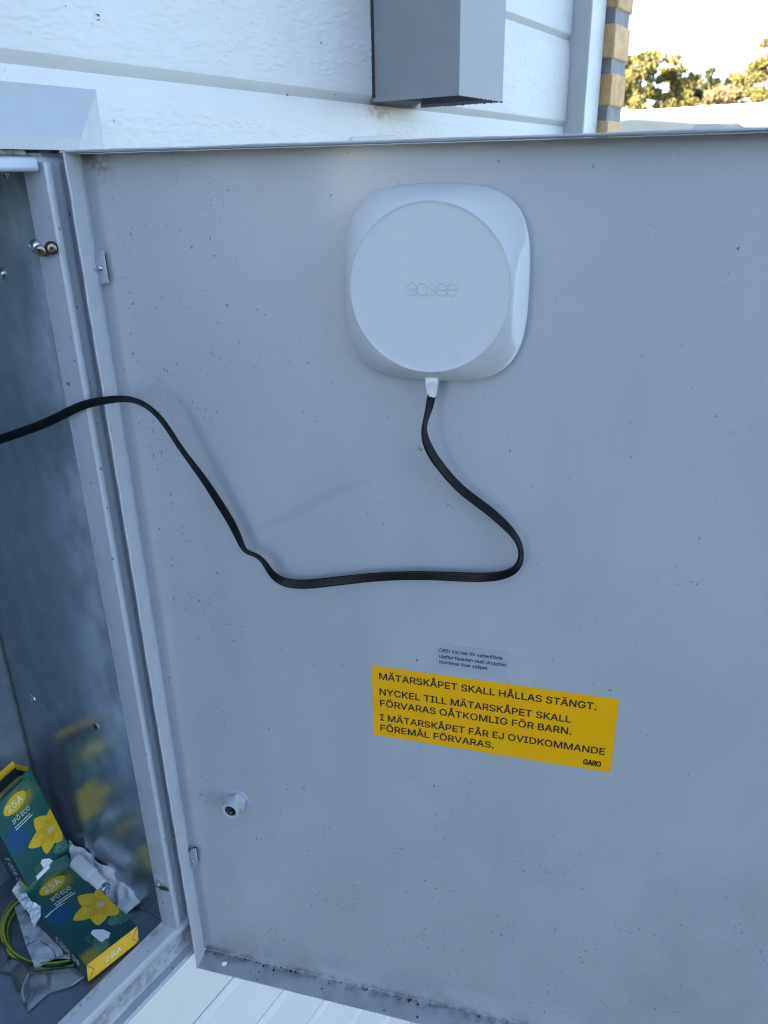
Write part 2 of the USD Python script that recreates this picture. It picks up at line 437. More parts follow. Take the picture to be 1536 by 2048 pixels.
def carton():
    """Teal-green printed card with darker blue and pale yellow patches in the print, laid out per box in the mesh's st coordinates."""
    g = G()
    uv = g.n('attribute', 'vector', attribute='st')
    sep = g.n('separate_xyz', None, vector=uv); u, v = Ref(sep + '.x'), Ref(sep + '.y')
    wob = g.noise(uv, 5.0, 3.0)
    vv = g.math('add', v, g.math('multiply', g.math('subtract', wob, 0.5), 0.25))
    base = g.mix(g.mr(vv, 0.0, 0.9), (0.008, 0.055, 0.055), (0.018, 0.10, 0.080))

    def blob(cu, cv, ru, rv, colr, amt, b):
        a_ = g.math('divide', g.math('subtract', u, cu), ru); b_ = g.math('divide', g.math('subtract', v, cv), rv)
        d = g.math('sqrt', g.math('add', g.math('multiply', a_, a_), g.math('multiply', b_, b_)))
        return g.mix(g.math('multiply', g.mr(g.math('add', d, g.math('multiply', wob, 0.5)), 0.5, 1.3, 1.0, 0.0), amt), b, colr)
    base = blob(0.22, 0.52, 0.28, 0.16, (0.012, 0.075, 0.19), 0.9, base)
    base = blob(0.62, 0.78, 0.42, 0.13, (0.34, 0.28, 0.03), 0.75, base)
    base = blob(0.15, 0.98, 0.35, 0.12, (0.40, 0.36, 0.04), 0.7, base)
    base = blob(0.15, 0.04, 0.40, 0.08, (0.30, 0.25, 0.03), 0.8, base)
    return g.make('teal_printed_card', base_color=base, roughness=0.32, specular_ior_level=0.5)


M['card_teal'] = carton()
M['card_dark'] = plain('dark_green_card_side', (0.010, 0.040, 0.040), 0.4, vary=0.2, scale=60)


def film(name, tint, amount, rough=0.08):
    g = G(); p = g.pos()
    fr = g.n('fresnel', 'fac', IOR=1.5)
    t = g.n('transparent_bsdf', 'BSDF', color=tint)
    gl = g.n('glossy_bsdf', 'BSDF', color=(0.9, 0.9, 0.9), roughness=rough)
    df = g.n('diffuse_bsdf', 'BSDF', color=(0.75, 0.76, 0.78))
    a = g.n('mix_closure', 'closure', fac=g.math('multiply', fr, 1.0, clamp=True), closure1=t, closure2=gl)
    b = g.n('mix_closure', 'closure', fac=amount, closure1=a, closure2=df)
    return g.close(name, b)


M['bag'] = film('clear_bag_film', (0.97, 0.972, 0.975), 0.035)
M['clear_label'] = plain('pale_label_film', (0.43, 0.452, 0.505), 0.4, vary=0.02, scale=120)
M['clear_strip'] = film('milky_plastic_strip', (0.85, 0.88, 0.90), 0.35, 0.2)
g = G(); M['cable_reflection'] = g.close('grey_reflection_film', g.n('mix_closure', 'closure', fac=0.05, closure1=g.n('transparent_bsdf', 'BSDF'), closure2=g.n('diffuse_bsdf', 'BSDF', color=(0.10, 0.11, 0.13))))


def brick_mat(name, col):
    g = G(); p = g.pos()
    n1, n2 = g.noise(p, 70.0, 6.0, 0.65), g.noise(p, 400.0, 4.0)
    base = g.mix(g.mr(n1, 0.35, 0.7), col, tuple(np.array(col) * np.array([0.75, 0.70, 0.66])))
    base = g.mix(g.math('multiply', g.mr(n2, 0.55, 0.75), 0.3), base, (0.15, 0.10, 0.06))
    return g.make(name, base_color=base, roughness=0.9, normal=g.bump(g.math('add', n1, g.math('multiply', n2, 0.4)), 0.6, 0.004))


M['brick'] = [brick_mat('yellow_brick', (0.54, 0.34, 0.155)), brick_mat('buff_brick', (0.49, 0.31, 0.155)), brick_mat('tan_brick', (0.57, 0.37, 0.19))]
M['mortar'] = brick_mat('grey_mortar', (0.21, 0.21, 0.215))
M['render'] = plain('cream_wall_render', (0.62, 0.57, 0.48), 0.9, vary=0.04, scale=3)
M['cap'] = plain('pale_sheet_coping', (0.60, 0.60, 0.60), 0.5)
M['roof'] = plain('dark_roof_sheet', (0.10, 0.09, 0.085), 0.6)
M['concrete'] = plain('grey_concrete', (0.30, 0.30, 0.29), 0.9, vary=0.15, scale=8)
M['soffit'] = plain('white_soffit', (0.75, 0.75, 0.74), 0.5)
M['bark'] = plain('pine_bark', (0.20, 0.105, 0.05), 0.9, vary=0.35, scale=6)


def leaf(name, a, b):
    g = G(); p = g.pos()
    r = g.n('geometry', 'random_per_island')
    c = g.mix(r, a, b)
    d = g.n('principled_bsdf', 'BSDF', base_color=c, roughness=0.6, specular_ior_level=0.25)
    t = g.n('translucent_bsdf', 'BSDF', color=c)
    return g.close(name, g.n('mix_closure', 'closure', fac=0.3, closure1=d, closure2=t))


M['needles'] = [leaf('olive_needles', (0.22, 0.20, 0.065), (0.38, 0.30, 0.12)), leaf('dark_needles', (0.09, 0.11, 0.05), (0.17, 0.165, 0.075)), leaf('autumn_leaves', (0.36, 0.29, 0.15), (0.27, 0.23, 0.12))]


def ground_mat():
    g = G(); p = g.pos()
    n1, n2 = g.noise(p, 0.6, 6.0, 0.6), g.noise(p, 18.0, 5.0, 0.65)
    base = g.mix(g.mr(n1, 0.35, 0.65), (0.035, 0.05, 0.018), (0.065, 0.06, 0.03))
    base = g.mix(g.mr(n2, 0.4, 0.7), base, (0.05, 0.05, 0.025))
    return g.make('lawn', base_color=base, roughness=0.95, normal=g.bump(n2, 0.6, 0.05))


M['lawn'] = ground_mat()

# ------------------------------------------------------------------ the setting: ground, house, the building beyond
GZ = -1.0
tag(part('ground', trimesh.Trimesh([[-900, -900, GZ], [900, -900, GZ], [900, 900, GZ], [-900, 900, GZ]], [[0, 1, 2], [0, 2, 3]]), M['lawn']), kind='structure')

house = thing('house', 'white timber clad house wall with yellow brick pier and white corner trim', 'house', (-2.0, 0.1, GZ))
WY = 0.08
EAVE, RIDGE_Y, DEPTH = 4.2, 8.5, 17.0
X0, XE = -7.0, 1.075
core = bx(X0, XE, 0.215, DEPTH, GZ, EAVE - 0.03)
part('wall_core', core, M['concrete'], house)
part('wall_sheathing', cat_(bx(X0, -0.5, 0.104, 0.213, GZ, EAVE - 0.05), bx(0.045, XE, 0.104, 0.213, GZ, EAVE - 0.05), bx(-0.498, 0.043, 0.104, 0.213, 0.76, EAVE - 0.05), bx(-0.498, 0.043, 0.104, 0.213, GZ, -0.02)), M['concrete'], house)


def board_poly(z):              # (y, z): sawn face, chamfered foot, planed bevel at the head
    q = [(WY + 0.024, z + 0.0004), (WY + 0.0075, z + 0.0004), (WY, z + 0.0078), (WY, z + 0.1096), (WY + 0.0012, z + 0.1108), (WY + 0.0030, z + 0.1221), (WY + 0.024, z + 0.1221)]
    return Polygon(q)


PITCH_B = 0.1222


def sawn_board(z, x0, x1, zmin=-9, seed=0):
    """The front of one board with the rough sawn relief of its face as real geometry."""
    prof = [(WY + 0.0075, z + 0.0004), (WY + 0.0040, z + 0.0040)] + [(WY, q) for q in np.arange(z + 0.0078, z + 0.1096, 0.00105)] + [(WY, z + 0.1096), (WY + 0.0012, z + 0.1108), (WY + 0.0030, z + 0.1221), (WY + 0.024, z + 0.1221)]
    prof = np.array([q for q in prof if q[1] >= zmin])
    xs = np.arange(x0, x1, 0.0021); xs[-1] = x1
    X, Zp = np.meshgrid(xs, prof[:, 1], indexing='ij'); Y = np.repeat(prof[None, :, 0], len(xs), 0)
    u = np.stack([X * 135, Zp * 520 + X * 9, np.full_like(X, 3.1 + seed)], -1)
    wob = meshkit.fbm(np.stack([X * 25, Zp * 60, np.full_like(X, 9.0 + seed)], -1), 2, 5)
    n1 = meshkit.fbm(u + wob[..., None] * np.array([1.6, 2.4, 0]), 3, 2)
    n2 = meshkit.fbm(u * np.array([2.3, 2.6, 1]), 2, 4)
    patch = np.clip((wob - 0.2) / 0.35, 0.4, 1)
    rel = (np.clip((n1 - 0.40) / 0.2, 0, 1) * 0.00062 + n2 * 0.00075) * patch
    edge = np.clip((Zp - z - 0.0078) / 0.003, 0, 1) * np.clip((z + 0.1090 - Zp) / 0.002, 0, 1)
    edge *= 0.35 + 0.65 * np.clip((Zp - z - 0.009) / 0.01, 0, 1) * np.clip((z + 0.107 - Zp) / 0.008, 0, 1)
    Y = Y - rel * edge
    n, m_ = X.shape
    i = (np.arange(n - 1)[:, None] * m_ + np.arange(m_ - 1)[None]).ravel()
    F = np.vstack([np.stack([i, i + m_, i + m_ + 1], 1), np.stack([i, i + m_ + 1, i + 1], 1)])
    return trimesh.Trimesh(np.stack([X, Y, Zp], -1).reshape(-1, 3), F, process=False)


k0 = math.floor((GZ + 0.25 - 0.7570) / PITCH_B)
for k in range(k0, 29):
    z = 0.7570 + k * PITCH_B
    if z + PITCH_B > EAVE: break
    poly = board_poly(z)
    if z + PITCH_B < -0.005 or z > 0.745:
        segs = [(X0, 1.0175)]
    else:
        segs = [(X0, -0.502), (0.047, 1.0175)]
    if z < 0.7405 < z + PITCH_B:        # this board is notched round the cabinet's hood
        low = poly.intersection(rect(-1, -2, 1, 0.7412))
        part('siding_board', cat_(along_x(poly.intersection(rect(-1, 0.7412, 1, 2)), X0, -0.14), *[along_x(low, a, b) for a, b in segs[:1]]), M['siding'], house)
        nb_ = cat_(sawn_board(z, -0.1398, 0.0470, 0.7412, k), sawn_board(z, 0.0470, 1.0175, -9, k)); nb_.merge_vertices(digits_vertex=6)
        part('siding_board', nb_, M['siding_near'], house, smooth=40)
        continue
    if 0.70 < z < 0.90:
        part('siding_board', along_x(poly, X0, -0.14), M['siding'], house)
        part('siding_board', sawn_board(z, -0.1398, 1.0175, -9, k), M['siding_near'], house, smooth=40)
        continue
    for a, b in segs:
        part('siding_board', along_x(poly, a, b), M['siding'], house)
r = np.random.default_rng(31)
bits = []
for x, y, q in ((196, 31, 1.6), (198, 40, 1.1), (184, 46, .7), (642, 86, 1.5), (575, 189, 1.6), (488, 176, .9), (645, 184, 1.0), (672, 190, 1.1), (695, 197, .8), (712, 212, .9), (131, 12, .9), (447, 2, .8), (325, 112, .6), (62, 64, .6), (733, 232, .8), (9, 140, .7), (16, 157, .7), (228, 243, 1.0), (712, 255, .6), (1105, 105, .8), (1090, 210, .7), (770, 20, .6)):
    c = at(x, y, (0, 1, 0), WY - 0.0013)
    for k in range(3):
        i_ = trimesh.creation.icosphere(1, 1.0); i_.vertices *= np.array([r.uniform(.5, 1.6), .35, r.uniform(.3, 1.0)]) * 0.00055 * q * r.uniform(0.5, 1.0)
        i_.apply_translation(c + np.array([r.normal(0, 0.0005), 0, r.normal(0, 0.0004)]) * q); bits.append(i_)
part('dirt_specks', cat_(*bits), M['debris'], house, kind='stuff')
part('foundation', bx(X0, 1.0, 0.10, 0.2, GZ, GZ + 0.2), M['concrete'], house)
part('corner_trim', cat_(rbx(1.0187, 1.0838, 0.0493, 0.140, GZ + 0.2, EAVE - 0.06, 0.0015)), M['trim'], house)
# brick pier at the end of the wall
BF, BL, BR = 0.0312, 1.0858, 1.1665
courses = 0.0700
zc = 0.8371 - 30 * courses
mort = [bx(BL + 0.0035, BR - 0.0045, BF + 0.004, 0.30, GZ, EAVE - 0.06)]
part('pier_mortar', mort[0], M['mortar'], house)
for k in range(70):
    z0 = zc + k * courses - 0.049 + 0.0
    if z0 < GZ or z0 + 0.049 > EAVE - 0.06: continue
    j = rng.uniform(-0.0015, 0.0015, 4)
    b = rbx(BL + j[0] + 0.001, BR + j[1], BF + j[2], 0.302, z0 + 0.0004 + j[3] * 0.4, z0 + 0.049, 0.0022)
    part('brick', b, M['brick'][int(rng.integers(3))], house)
# roof: low pitched, gable end flush with the pier
sl = 0.11
rp = []
for sgn in (1,):
    ya, yb = -0.42, RIDGE_Y
    pr = Polygon([(ya, EAVE), (RIDGE_Y, EAVE + sl * (RIDGE_Y - ya)), (DEPTH + 0.4, EAVE), (DEPTH + 0.4, EAVE + 0.10), (RIDGE_Y, EAVE + 0.10 + sl * (RIDGE_Y - ya)), (ya, EAVE + 0.10)])
    part('roof', along_x(pr, X0 - 0.3, XE + 0.10), M['roof'], house)
    part('gable', along_x(Polygon([(0.22, EAVE - 0.03), (0.22, EAVE + 0.06), (RIDGE_Y, EAVE + sl * (RIDGE_Y - ya) - 0.01), (DEPTH, EAVE + 0.04), (DEPTH, EAVE - 0.03)]), XE - 0.1, XE), M['siding'], house)
part('fascia', bx(X0 - 0.3, XE + 0.1, -0.45, -0.423, EAVE - 0.08, EAVE + 0.12), M['trim'], house)
part('soffit', bx(X0 - 0.3, XE + 0.1, -0.42, 0.212, EAVE - 0.045, EAVE - 0.012), M['soffit'], house)

nb = thing('neighbour_building', 'low flat roofed cream building beyond the brick pier', 'building', (18, 2, GZ))
NX, NT = 14.3, 1.68
part('wall', cat_(bx(NX, NX + 0.3, -4.0, 9.0, GZ, NT - 0.03), bx(NX + 0.3, NX + 9, 8.7, 9.0, GZ, NT - 0.03), bx(NX + 0.3, NX + 9, -4.0, -3.7, GZ, NT - 0.03), bx(NX + 8.7, NX + 9, -3.7, 8.7, GZ, NT - 0.03)), M['render'], nb)
part('roof', bx(NX + 0.3, NX + 8.7, -3.7, 8.7, NT - 0.35, NT - 0.2), M['roof'], nb)
part('coping', cat_(bx(NX - 0.04, NX + 0.34, -4.05, 9.05, NT - 0.028, NT)), M['cap'], nb)
wn = part('window', cat_(bx(NX - 0.02, NX - 0.002, 4.9, 5.0, 0.0, 1.0), bx(NX - 0.02, NX - 0.002, 6.1, 6.2, 0.0, 1.0), bx(NX - 0.02, NX - 0.002, 5.0, 6.1, 0.0, 0.08), bx(NX - 0.02, NX - 0.002, 5.0, 6.1, 0.92, 1.0)), M['trim'], nb)
part('pane', bx(NX - 0.012, NX - 0.004, 5.0, 6.1, 0.08, 0.92), M['dark'], wn)


# added evergreen mass, out of view, placed to block the low sky
r = np.random.default_rng(21)
K = 16000
face = r.integers(0, 3, K)
P = np.stack([np.where(face == 0, -3.6, r.uniform(-4.9, -3.6, K)) + r.normal(0, 0.10, K), r.uniform(-8, -0.7, K), np.where(face == 1, 1.1, r.uniform(GZ + 0.05, 1.1, K)) + r.normal(0, 0.10, K)], 1)
P[:, 2] = np.maximum(P[:, 2], GZ + 0.08)
sz = r.uniform(0.05, 0.13, (K, 1)); u = r.normal(0, 1, (K, 3)); u /= np.linalg.norm(u, axis=1, keepdims=True); v = np.cross(u, r.normal(0, 1, (K, 3))); v /= np.linalg.norm(v, axis=1, keepdims=True)
V = np.stack([P - u * sz, P + v * sz * 0.55, P + u * sz, P - v * sz * 0.55], 1).reshape(-1, 3)
F = (np.arange(K)[:, None] * 4 + np.array([0, 1, 2, 0, 2, 3])[None]).reshape(-1, 3)
added_hedge = thing('added_hedge', 'unseen dark evergreen mass added left of the view to block the low sky', 'added_hedge', (-4.2, -4.2, GZ))
part('foliage', trimesh.Trimesh(V, F, process=False), M['needles'][1], added_hedge)
part('branches', cat_(bx(-4.7, -3.85, -7.9, -0.8, GZ, 0.95)), M['bark'], added_hedge)

# ------------------------------------------------------------------ trees beyond
def tree(name, label, az, dist, height, width, look, seed, dens=1.0, base_frac=0.35, cat='tree'):
    r = np.random.default_rng(seed)
    a = math.radians(az)
    o = np.array([CAM[0] + dist * math.cos(a), CAM[1] + dist * math.sin(a), GZ])
    t = thing(name, label, cat, o, 'trees beyond the neighbouring building')
    H = height
    n = 12
    ln = np.cumsum(r.normal(0, 0.035 * H / n, (n, 2)), 0)
    tr = np.stack([o[0] + ln[:, 0], o[1] + ln[:, 1], np.linspace(GZ, GZ + H * 0.93, n)], 1)
    limbs, clumps = [], []
    ms = [cyl(tr[i], tr[i + 1], 0.022 * H * (1 - i / n) + 0.02, 0.022 * H * (1 - (i + 1) / n) + 0.02, 8) for i in range(n - 1)]
    nb_ = int(16 * dens) + 6
    for k in range(nb_):
        f = base_frac + (1 - base_frac) * (k + r.uniform(0, 1)) / nb_
        i = min(n - 2, int(f * (n - 1) / 0.93 * 0.93))
        st = tr[i] + (tr[i + 1] - tr[i]) * r.uniform()
        reach = width * 0.5 * (0.35 + 0.75 * math.sin(math.pi * min(1, (f - base_frac) / (1 - base_frac) * 0.75 + 0.2))) * r.uniform(0.5, 1.1)
        ph = r.uniform(0, 2 * np.pi)
        en = st + np.array([math.cos(ph) * reach, math.sin(ph) * reach, r.uniform(0.02, 0.3) * reach])
        ms.append(cyl(st, en, 0.006 * H * (1.1 - f) + 0.012, 0.008, 5))
        for q in range(3):
            c = st + (en - st) * r.uniform(0.5, 1.05) + r.normal(0, 0.06 * width, 3)
            clumps.append((c, width * r.uniform(0.045, 0.10)))
    clumps.append((tr[-1], width * 0.10)); clumps.append((tr[-2], width * 0.10))
    part('trunk', cat_(*ms), M['bark'], t)
    P = []
    for c, rad in clumps:
        k = int(110 * dens ** 0.5)
        d = r.normal(0, 1, (k, 3)); d /= np.linalg.norm(d, axis=1, keepdims=True)
        P.append(c + d * (rad * r.uniform(0.25, 1.15, (k, 1)) ** 0.6) * np.array([1.25, 1.25, 0.75]))
    P = np.vstack(P); K = len(P)
    sz = r.uniform(0.035, 0.085, (K, 1)) * (1.0 if dist < 60 else 1.3)
    u = r.normal(0, 1, (K, 3)); u /= np.linalg.norm(u, axis=1, keepdims=True)
    v = np.cross(u, r.normal(0, 1, (K, 3))); v /= np.linalg.norm(v, axis=1, keepdims=True)
    V = np.stack([P - u * sz * 1.4, P + v * sz * 0.7, P + u * sz * 1.4, P - v * sz * 0.7], 1).reshape(-1, 3)
    F = (np.arange(K)[:, None] * 4 + np.array([0, 1, 2, 0, 2, 3])[None]).reshape(-1, 3)
    part('crown', trimesh.Trimesh(V, F, process=False), M['needles'][look], t)
    return t


def hgt(el, dist): return CAM[2] + dist * math.tan(math.radians(el)) - GZ


tree('pine_tree', 'golden green pine immediately right of the brick pier', 16.7, 36, hgt(7.3, 36), 3.4, 0, 11, 1.3)
tree('pine_tree', 'dark pointed conifer right of the golden pine by the brick pier', 13.6, 40, hgt(5.9, 40), 1.9, 1, 12, 1.0, 0.2)
tree('pine_tree', 'second golden pine, just left of the dark pointed conifer', 14.9, 38, hgt(7.1, 38), 2.6, 0, 13, 1.1)
tree('deciduous_tree', 'thin sparse tree with few leaves in the middle of the gap', 12.6, 48, hgt(6.3, 48), 1.5, 1, 14, 0.5, 0.3)
tree('deciduous_tree', 'rust coloured low tree right of the thin sparse tree', 11.9, 44, hgt(5.2, 44), 3.0, 2, 15, 0.9, 0.3)
tree('deciduous_tree', 'taller rust coloured tree left of the tree at the right picture edge', 10.6, 46, hgt(6.0, 46), 2.8, 2, 16, 0.9, 0.3)
tree('pine_tree', 'tall olive pine at the right edge of the picture', 9.0, 42, hgt(7.6, 42), 3.4, 0, 17, 1.1)
tree('pine_tree', 'low bushy green pine under the tall one at the right edge', 9.7, 38, hgt(4.9, 38), 1.6, 0, 18, 0.9, 0.2)
tree('deciduous_tree', 'pale bare-branched tree filling the gap behind the thin sparse tree', 12.9, 55, hgt(5.5, 55), 4.2, 2, 23, 1.0, 0.15)
tree('pine_tree', 'olive bushy pine between the two rust coloured trees', 11.3, 50, hgt(5.7, 50), 3.4, 0, 24, 1.1, 0.2)
tree('pine_tree', 'wide olive pine low behind the dark pointed conifer', 14.2, 52, hgt(5.6, 52), 3.6, 0, 25, 1.1, 0.15)
tree('pine_tree', 'golden pine half hidden behind the brick pier', 18.2, 40, hgt(7.1, 40), 3.0, 0, 19, 1.1)

# ------------------------------------------------------------------ duct cover on the wall
DX0, DX1, DY, DZ = 0.4468, 0.5495, -0.0251, 0.7592
duct = thing('duct_cover', 'grey sheet metal duct cover running up the white wall', 'duct', (0.5, WY, DZ))
th = 0.0014
U = Polygon([(DX0, WY - 0.0005), (DX0, DY), (DX1, DY), (DX1, WY - 0.0005), (DX1 - th, WY - 0.0005), (DX1 - th, DY + th), (DX0 + th, DY + th), (DX0 + th, WY - 0.0005)])
part('cover', along_z(U, DZ, EAVE - 0.06), M['duct'], duct)
part('liner', along_z(Polygon([(DX0 + 0.0018, WY - 0.004), (DX0 + 0.0018, DY + 0.0018), (DX1 - 0.0018, DY + 0.0018), (DX1 - 0.0018, WY - 0.004), (DX1 - 0.0025, WY - 0.004), (DX1 - 0.0025, DY + 0.0025), (DX0 + 0.0025, DY + 0.0025), (DX0 + 0.0025, WY - 0.004)]), DZ + 0.003, EAVE - 0.06), M['duct_in'], duct)
dz_ = []
r = np.random.default_rng(3)
for k in range(46):
    t_ = r.uniform()
    c = [DX0 + (DX1 - DX0) * t_, DY + 0.0008, DZ] if k % 2 else [DX1 - 0.001, DY + (WY - DY) * t_ * 0.7, DZ]
    s_ = trimesh.creation.icosphere(1, r.uniform(0.0004, 0.0011)); s_.apply_translation(c); dz_.append(s_)
part('dirt_crust', cat_(*dz_), M['debris'], duct, kind='stuff')
part('seal_gap', bx(DX0 - 0.0012, DX0 - 0.0003, WY - 0.004, WY - 0.0006, DZ + 0.004, EAVE - 0.06), M['debris'], duct)

# ------------------------------------------------------------------ the meter cabinet
cab = thing('meter_cabinet', 'grey steel meter cabinet set in the white wall with its door swung wide open', 'cabinet', (-0.23, 0.05, 0.0))
WL = -0.47                                   # left side of the opening
t2 = 0.0008


def strip(pts, r=t2): return LineString(pts).buffer(r, cap_style=2, join_style=1, quad_segs=3)


def arc(cx, cy, rad, a0, a1, n=7):
    return [(cx + rad * math.cos(a), cy + rad * math.sin(a)) for a in np.radians(np.linspace(a0, a1, n))]


# right stile, section in (x, y)
st = [(-0.0006, 0.030), (-0.0006, 0.0012), (-0.0022, 0.0006), (-0.0036, 0.0020), (-0.0040, 0.0095), (-0.0060, 0.0110), (-0.0115, 0.0108), (-0.0122, 0.0090), (-0.0135, 0.0088), (-0.0165, 0.0100), (-0.0192, 0.0088)] + arc(-0.0238, 0.0046, 0.0040, 20, 165, 9)[::1]
st = [(-0.0006, 0.030), (-0.0006, 0.0012), (-0.0022, 0.0006), (-0.0036, 0.0020), (-0.0040, 0.0058), (-0.0060, 0.0070), (-0.0115, 0.0070), (-0.0124, 0.0052), (-0.0140, 0.0052), (-0.0170, 0.0062), (-0.0193, 0.0056)] + arc(-0.0245, 0.0050, 0.0043, -10, -112, 8) + [(-0.0304, 0.0145)]
stile = along_z(strip(st), 0.0535, 0.6952)
fr = part('frame_stile', stile, M['frame'], cab, smooth=35)
# left stile (mirror)
xm = WL - 0.030
part('frame_stile', along_z(affinity.translate(affinity.scale(strip(st), -1, 1, origin=(0, 0)), xoff=xm), 0.0535, 0.6952), M['frame'], cab, smooth=35)
# bottom rail, section in (y, z)
br = [(WY, 0.0062), (0.0012, 0.0066), (0.0003, 0.0088), (0.0014, 0.0102), (0.0085, 0.0110), (0.0105, 0.0130), (0.0110, 0.0400)] + [(y, z) for z, y in arc(0.0472, 0.0052, 0.0045, 170, 345, 9)[:0]] + [(0.0088, 0.0428), (0.0035, 0.0436), (0.0012, 0.0452), (0.0006, 0.0478), (0.0012, 0.0502), (0.0030, 0.0520), (0.0060, 0.0536), (0.0145, 0.0584)]
rail = along_x(strip(br), xm - 0.0, -0.0002)
part('bottom_rail', rail, M['frame'], cab, smooth=35)
# top rail
trl = [(0.0145, 0.6912), (0.0060, 0.6908)] + [(0.0030, 0.6909), (0.0016, 0.6914), (0.0010, 0.6924), (0.0018, 0.6962), (0.0030, 0.6974), (0.0095, 0.6990), (0.0110, 0.7010), (0.0112, 0.7050)]
part('top_rail', along_x(strip(trl), WL - 0.0005, -0.0305), M['frame'], cab, smooth=35)
part('top_rail_corner', along_x(strip([(0.0075, 0.6925), (0.0065, 0.6960), (0.0098, 0.7000)]), -0.0300, -0.0008), M['frame'], cab, smooth=35)
# hood: bevelled outer band around the top and right side
IN = [(xm - 0.004, 0.7032), (-0.0010, 0.7032)]
hv = np.array([[xm - 0.004, 0.0, 0.7020], [-0.0008, 0.0, 0.7020], [xm - 0.004, -0.0004, 0.7095], [0.0022, -0.0004, 0.7085],
               [xm - 0.040, 0.0205, 0.7378], [0.0358, 0.0205, 0.7388], [xm - 0.040, WY - 0.001, 0.7400], [0.0358, WY - 0.001, 0.7405],
               [xm - 0.004, 0.012, 0.7018], [-0.0008, 0.012, 0.7018]])
hood_f = [[0, 1, 3], [0, 3, 2], [2, 3, 5], [2, 5, 4], [4, 5, 7], [4, 7, 6], [8, 9, 1], [8, 1, 0]]
hd = trimesh.Trimesh(hv, hood_f, process=False)
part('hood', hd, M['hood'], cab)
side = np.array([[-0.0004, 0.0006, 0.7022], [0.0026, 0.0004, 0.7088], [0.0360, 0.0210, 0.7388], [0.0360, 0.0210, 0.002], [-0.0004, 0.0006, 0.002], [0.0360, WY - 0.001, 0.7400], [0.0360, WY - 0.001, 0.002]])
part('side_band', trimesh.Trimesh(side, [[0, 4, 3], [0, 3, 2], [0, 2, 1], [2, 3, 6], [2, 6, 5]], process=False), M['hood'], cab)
# galvanised inner box
XI, YB, ZF = -0.0292, 0.180, 0.0562
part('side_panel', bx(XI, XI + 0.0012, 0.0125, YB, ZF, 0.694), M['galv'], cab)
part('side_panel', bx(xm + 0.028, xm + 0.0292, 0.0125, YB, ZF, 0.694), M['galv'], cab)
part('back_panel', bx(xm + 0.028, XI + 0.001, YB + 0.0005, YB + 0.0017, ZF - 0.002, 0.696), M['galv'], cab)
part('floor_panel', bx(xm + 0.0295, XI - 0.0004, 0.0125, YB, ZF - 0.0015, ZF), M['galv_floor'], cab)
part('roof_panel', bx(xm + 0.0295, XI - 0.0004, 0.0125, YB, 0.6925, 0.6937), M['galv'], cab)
part('back_seam', bx(XI - 0.0016, XI - 0.0003, YB - 0.0022, YB + 0.0002, ZF + 0.001, 0.691), M['steel'], cab)


def screw(o, d, rad, mat, h=0.0016, washer=None, name='screw', star=True):
    o, d = np.asarray(o, float), np.asarray(d, float) / np.linalg.norm(d)
    pr = [(rad * 0.35, 0.0)] if False else []
    head = lathe(o, d, [(rad, 0), (rad, h * 0.45), (rad * 0.8, h * 0.85), (rad * 0.42, h), (rad * 0.38, h * 0.55), (0.00001, h * 0.5)], 20)
    p = part(name, head, mat, cab, smooth=40)
    if star:
        part('screw_socket', lathe(o + d * (h * 0.62), d, [(rad * 0.36, 0), (0.00001, 0.00005)], 6), M['dark'], p)
    if washer:
        part('washer', lathe(o - d * 0.0002, d, [(washer, 0), (washer, 0.0005), (rad * 0.6, 0.0006)], 24), M['steel'], p)
    return p


def sp(x, y, X=XI): return at(x, y, (1, 0, 0), X)


NX_ = np.array([-1.0, 0, 0])
# slot with screws high on the stile's inner lip
o = sp(82, 500, -0.0355)
part('bolt', lathe(sp(73, 492, -0.0315), [-1, -0.25, 0.1], [(0.0042, -0.004), (0.0042, 0.001), (0.0034, 0.0028), (0.0016, 0.0036), (0.00001, 0.0037)], 20), M['steel'], cab, smooth=50)
screw(sp(81, 501, -0.0350), [-0.85, -0.5, -0.1], 0.0034, M['copper'], 0.0018)
sl_ = part('lip_slot', lathe(sp(103, 496, -0.0305) , [-0.75, -0.66, 0], [(0.0040, -0.0002), (0.0040, 0.0006), (0.00001, 0.00065)], 20), M['dark'], cab)
screw(sp(104, 497, -0.0312), [-0.75, -0.66, 0.0], 0.0029, M['copper'], 0.0009)
part('slot_bridge', rbx(-0.0338, -0.0312, 0.0035, 0.0105, 0.6425, 0.6462, 0.0006), M['debris'], cab)
screw(sp(2, 548, XI), NX_, 0.0042, M['steel'], 0.0022, washer=0.0062)
screw(sp(15, 349, XI), [-1, 0, -0.3], 0.0030, M['steel'], 0.0022)
part('rivet', lathe(sp(66, 1398), NX_, [(0.0040, 0), (0.0038, 0.0008), (0.0022, 0.0016), (0.0014, 0.0017), (0.0013, 0.0009), (0.00001, 0.0009)], 20), M['steel'], cab, smooth=40)
hole = part('round_hole', lathe(sp(192, 1453), NX_, [(0.0040, -0.0001), (0.0041, 0.0007), (0.0030, 0.0008), (0.0029, 0.0001), (0.00001, 0.0001)], 20), M['steel'], cab)
part('hole_dark', lathe(sp(192, 1453) + NX_ * 0.00025, NX_, [(0.0027, 0), (0.00001, 0.00005)], 20), M['dark'], hole)
p_ = part('bolt', lathe(sp(316, 1768, -0.0316), [-0.9, -0.4, 0.1], [(0.0030, -0.003), (0.0030, 0.0012), (0.0022, 0.0026), (0.00001, 0.003)], 18), M['steel'], cab, smooth=50)
part('lip_slot', moved(rbx(-0.0008, 0.0008, -0.0042, 0.0042, -0.0022, 0.0022, 0.0005), frame(sp(327, 1777, -0.0302), [-0.8, -0.6, 0], [-0.55, 0.72, 0.42], [-0.2, 0.3, 0.9])), M['debris'], cab)

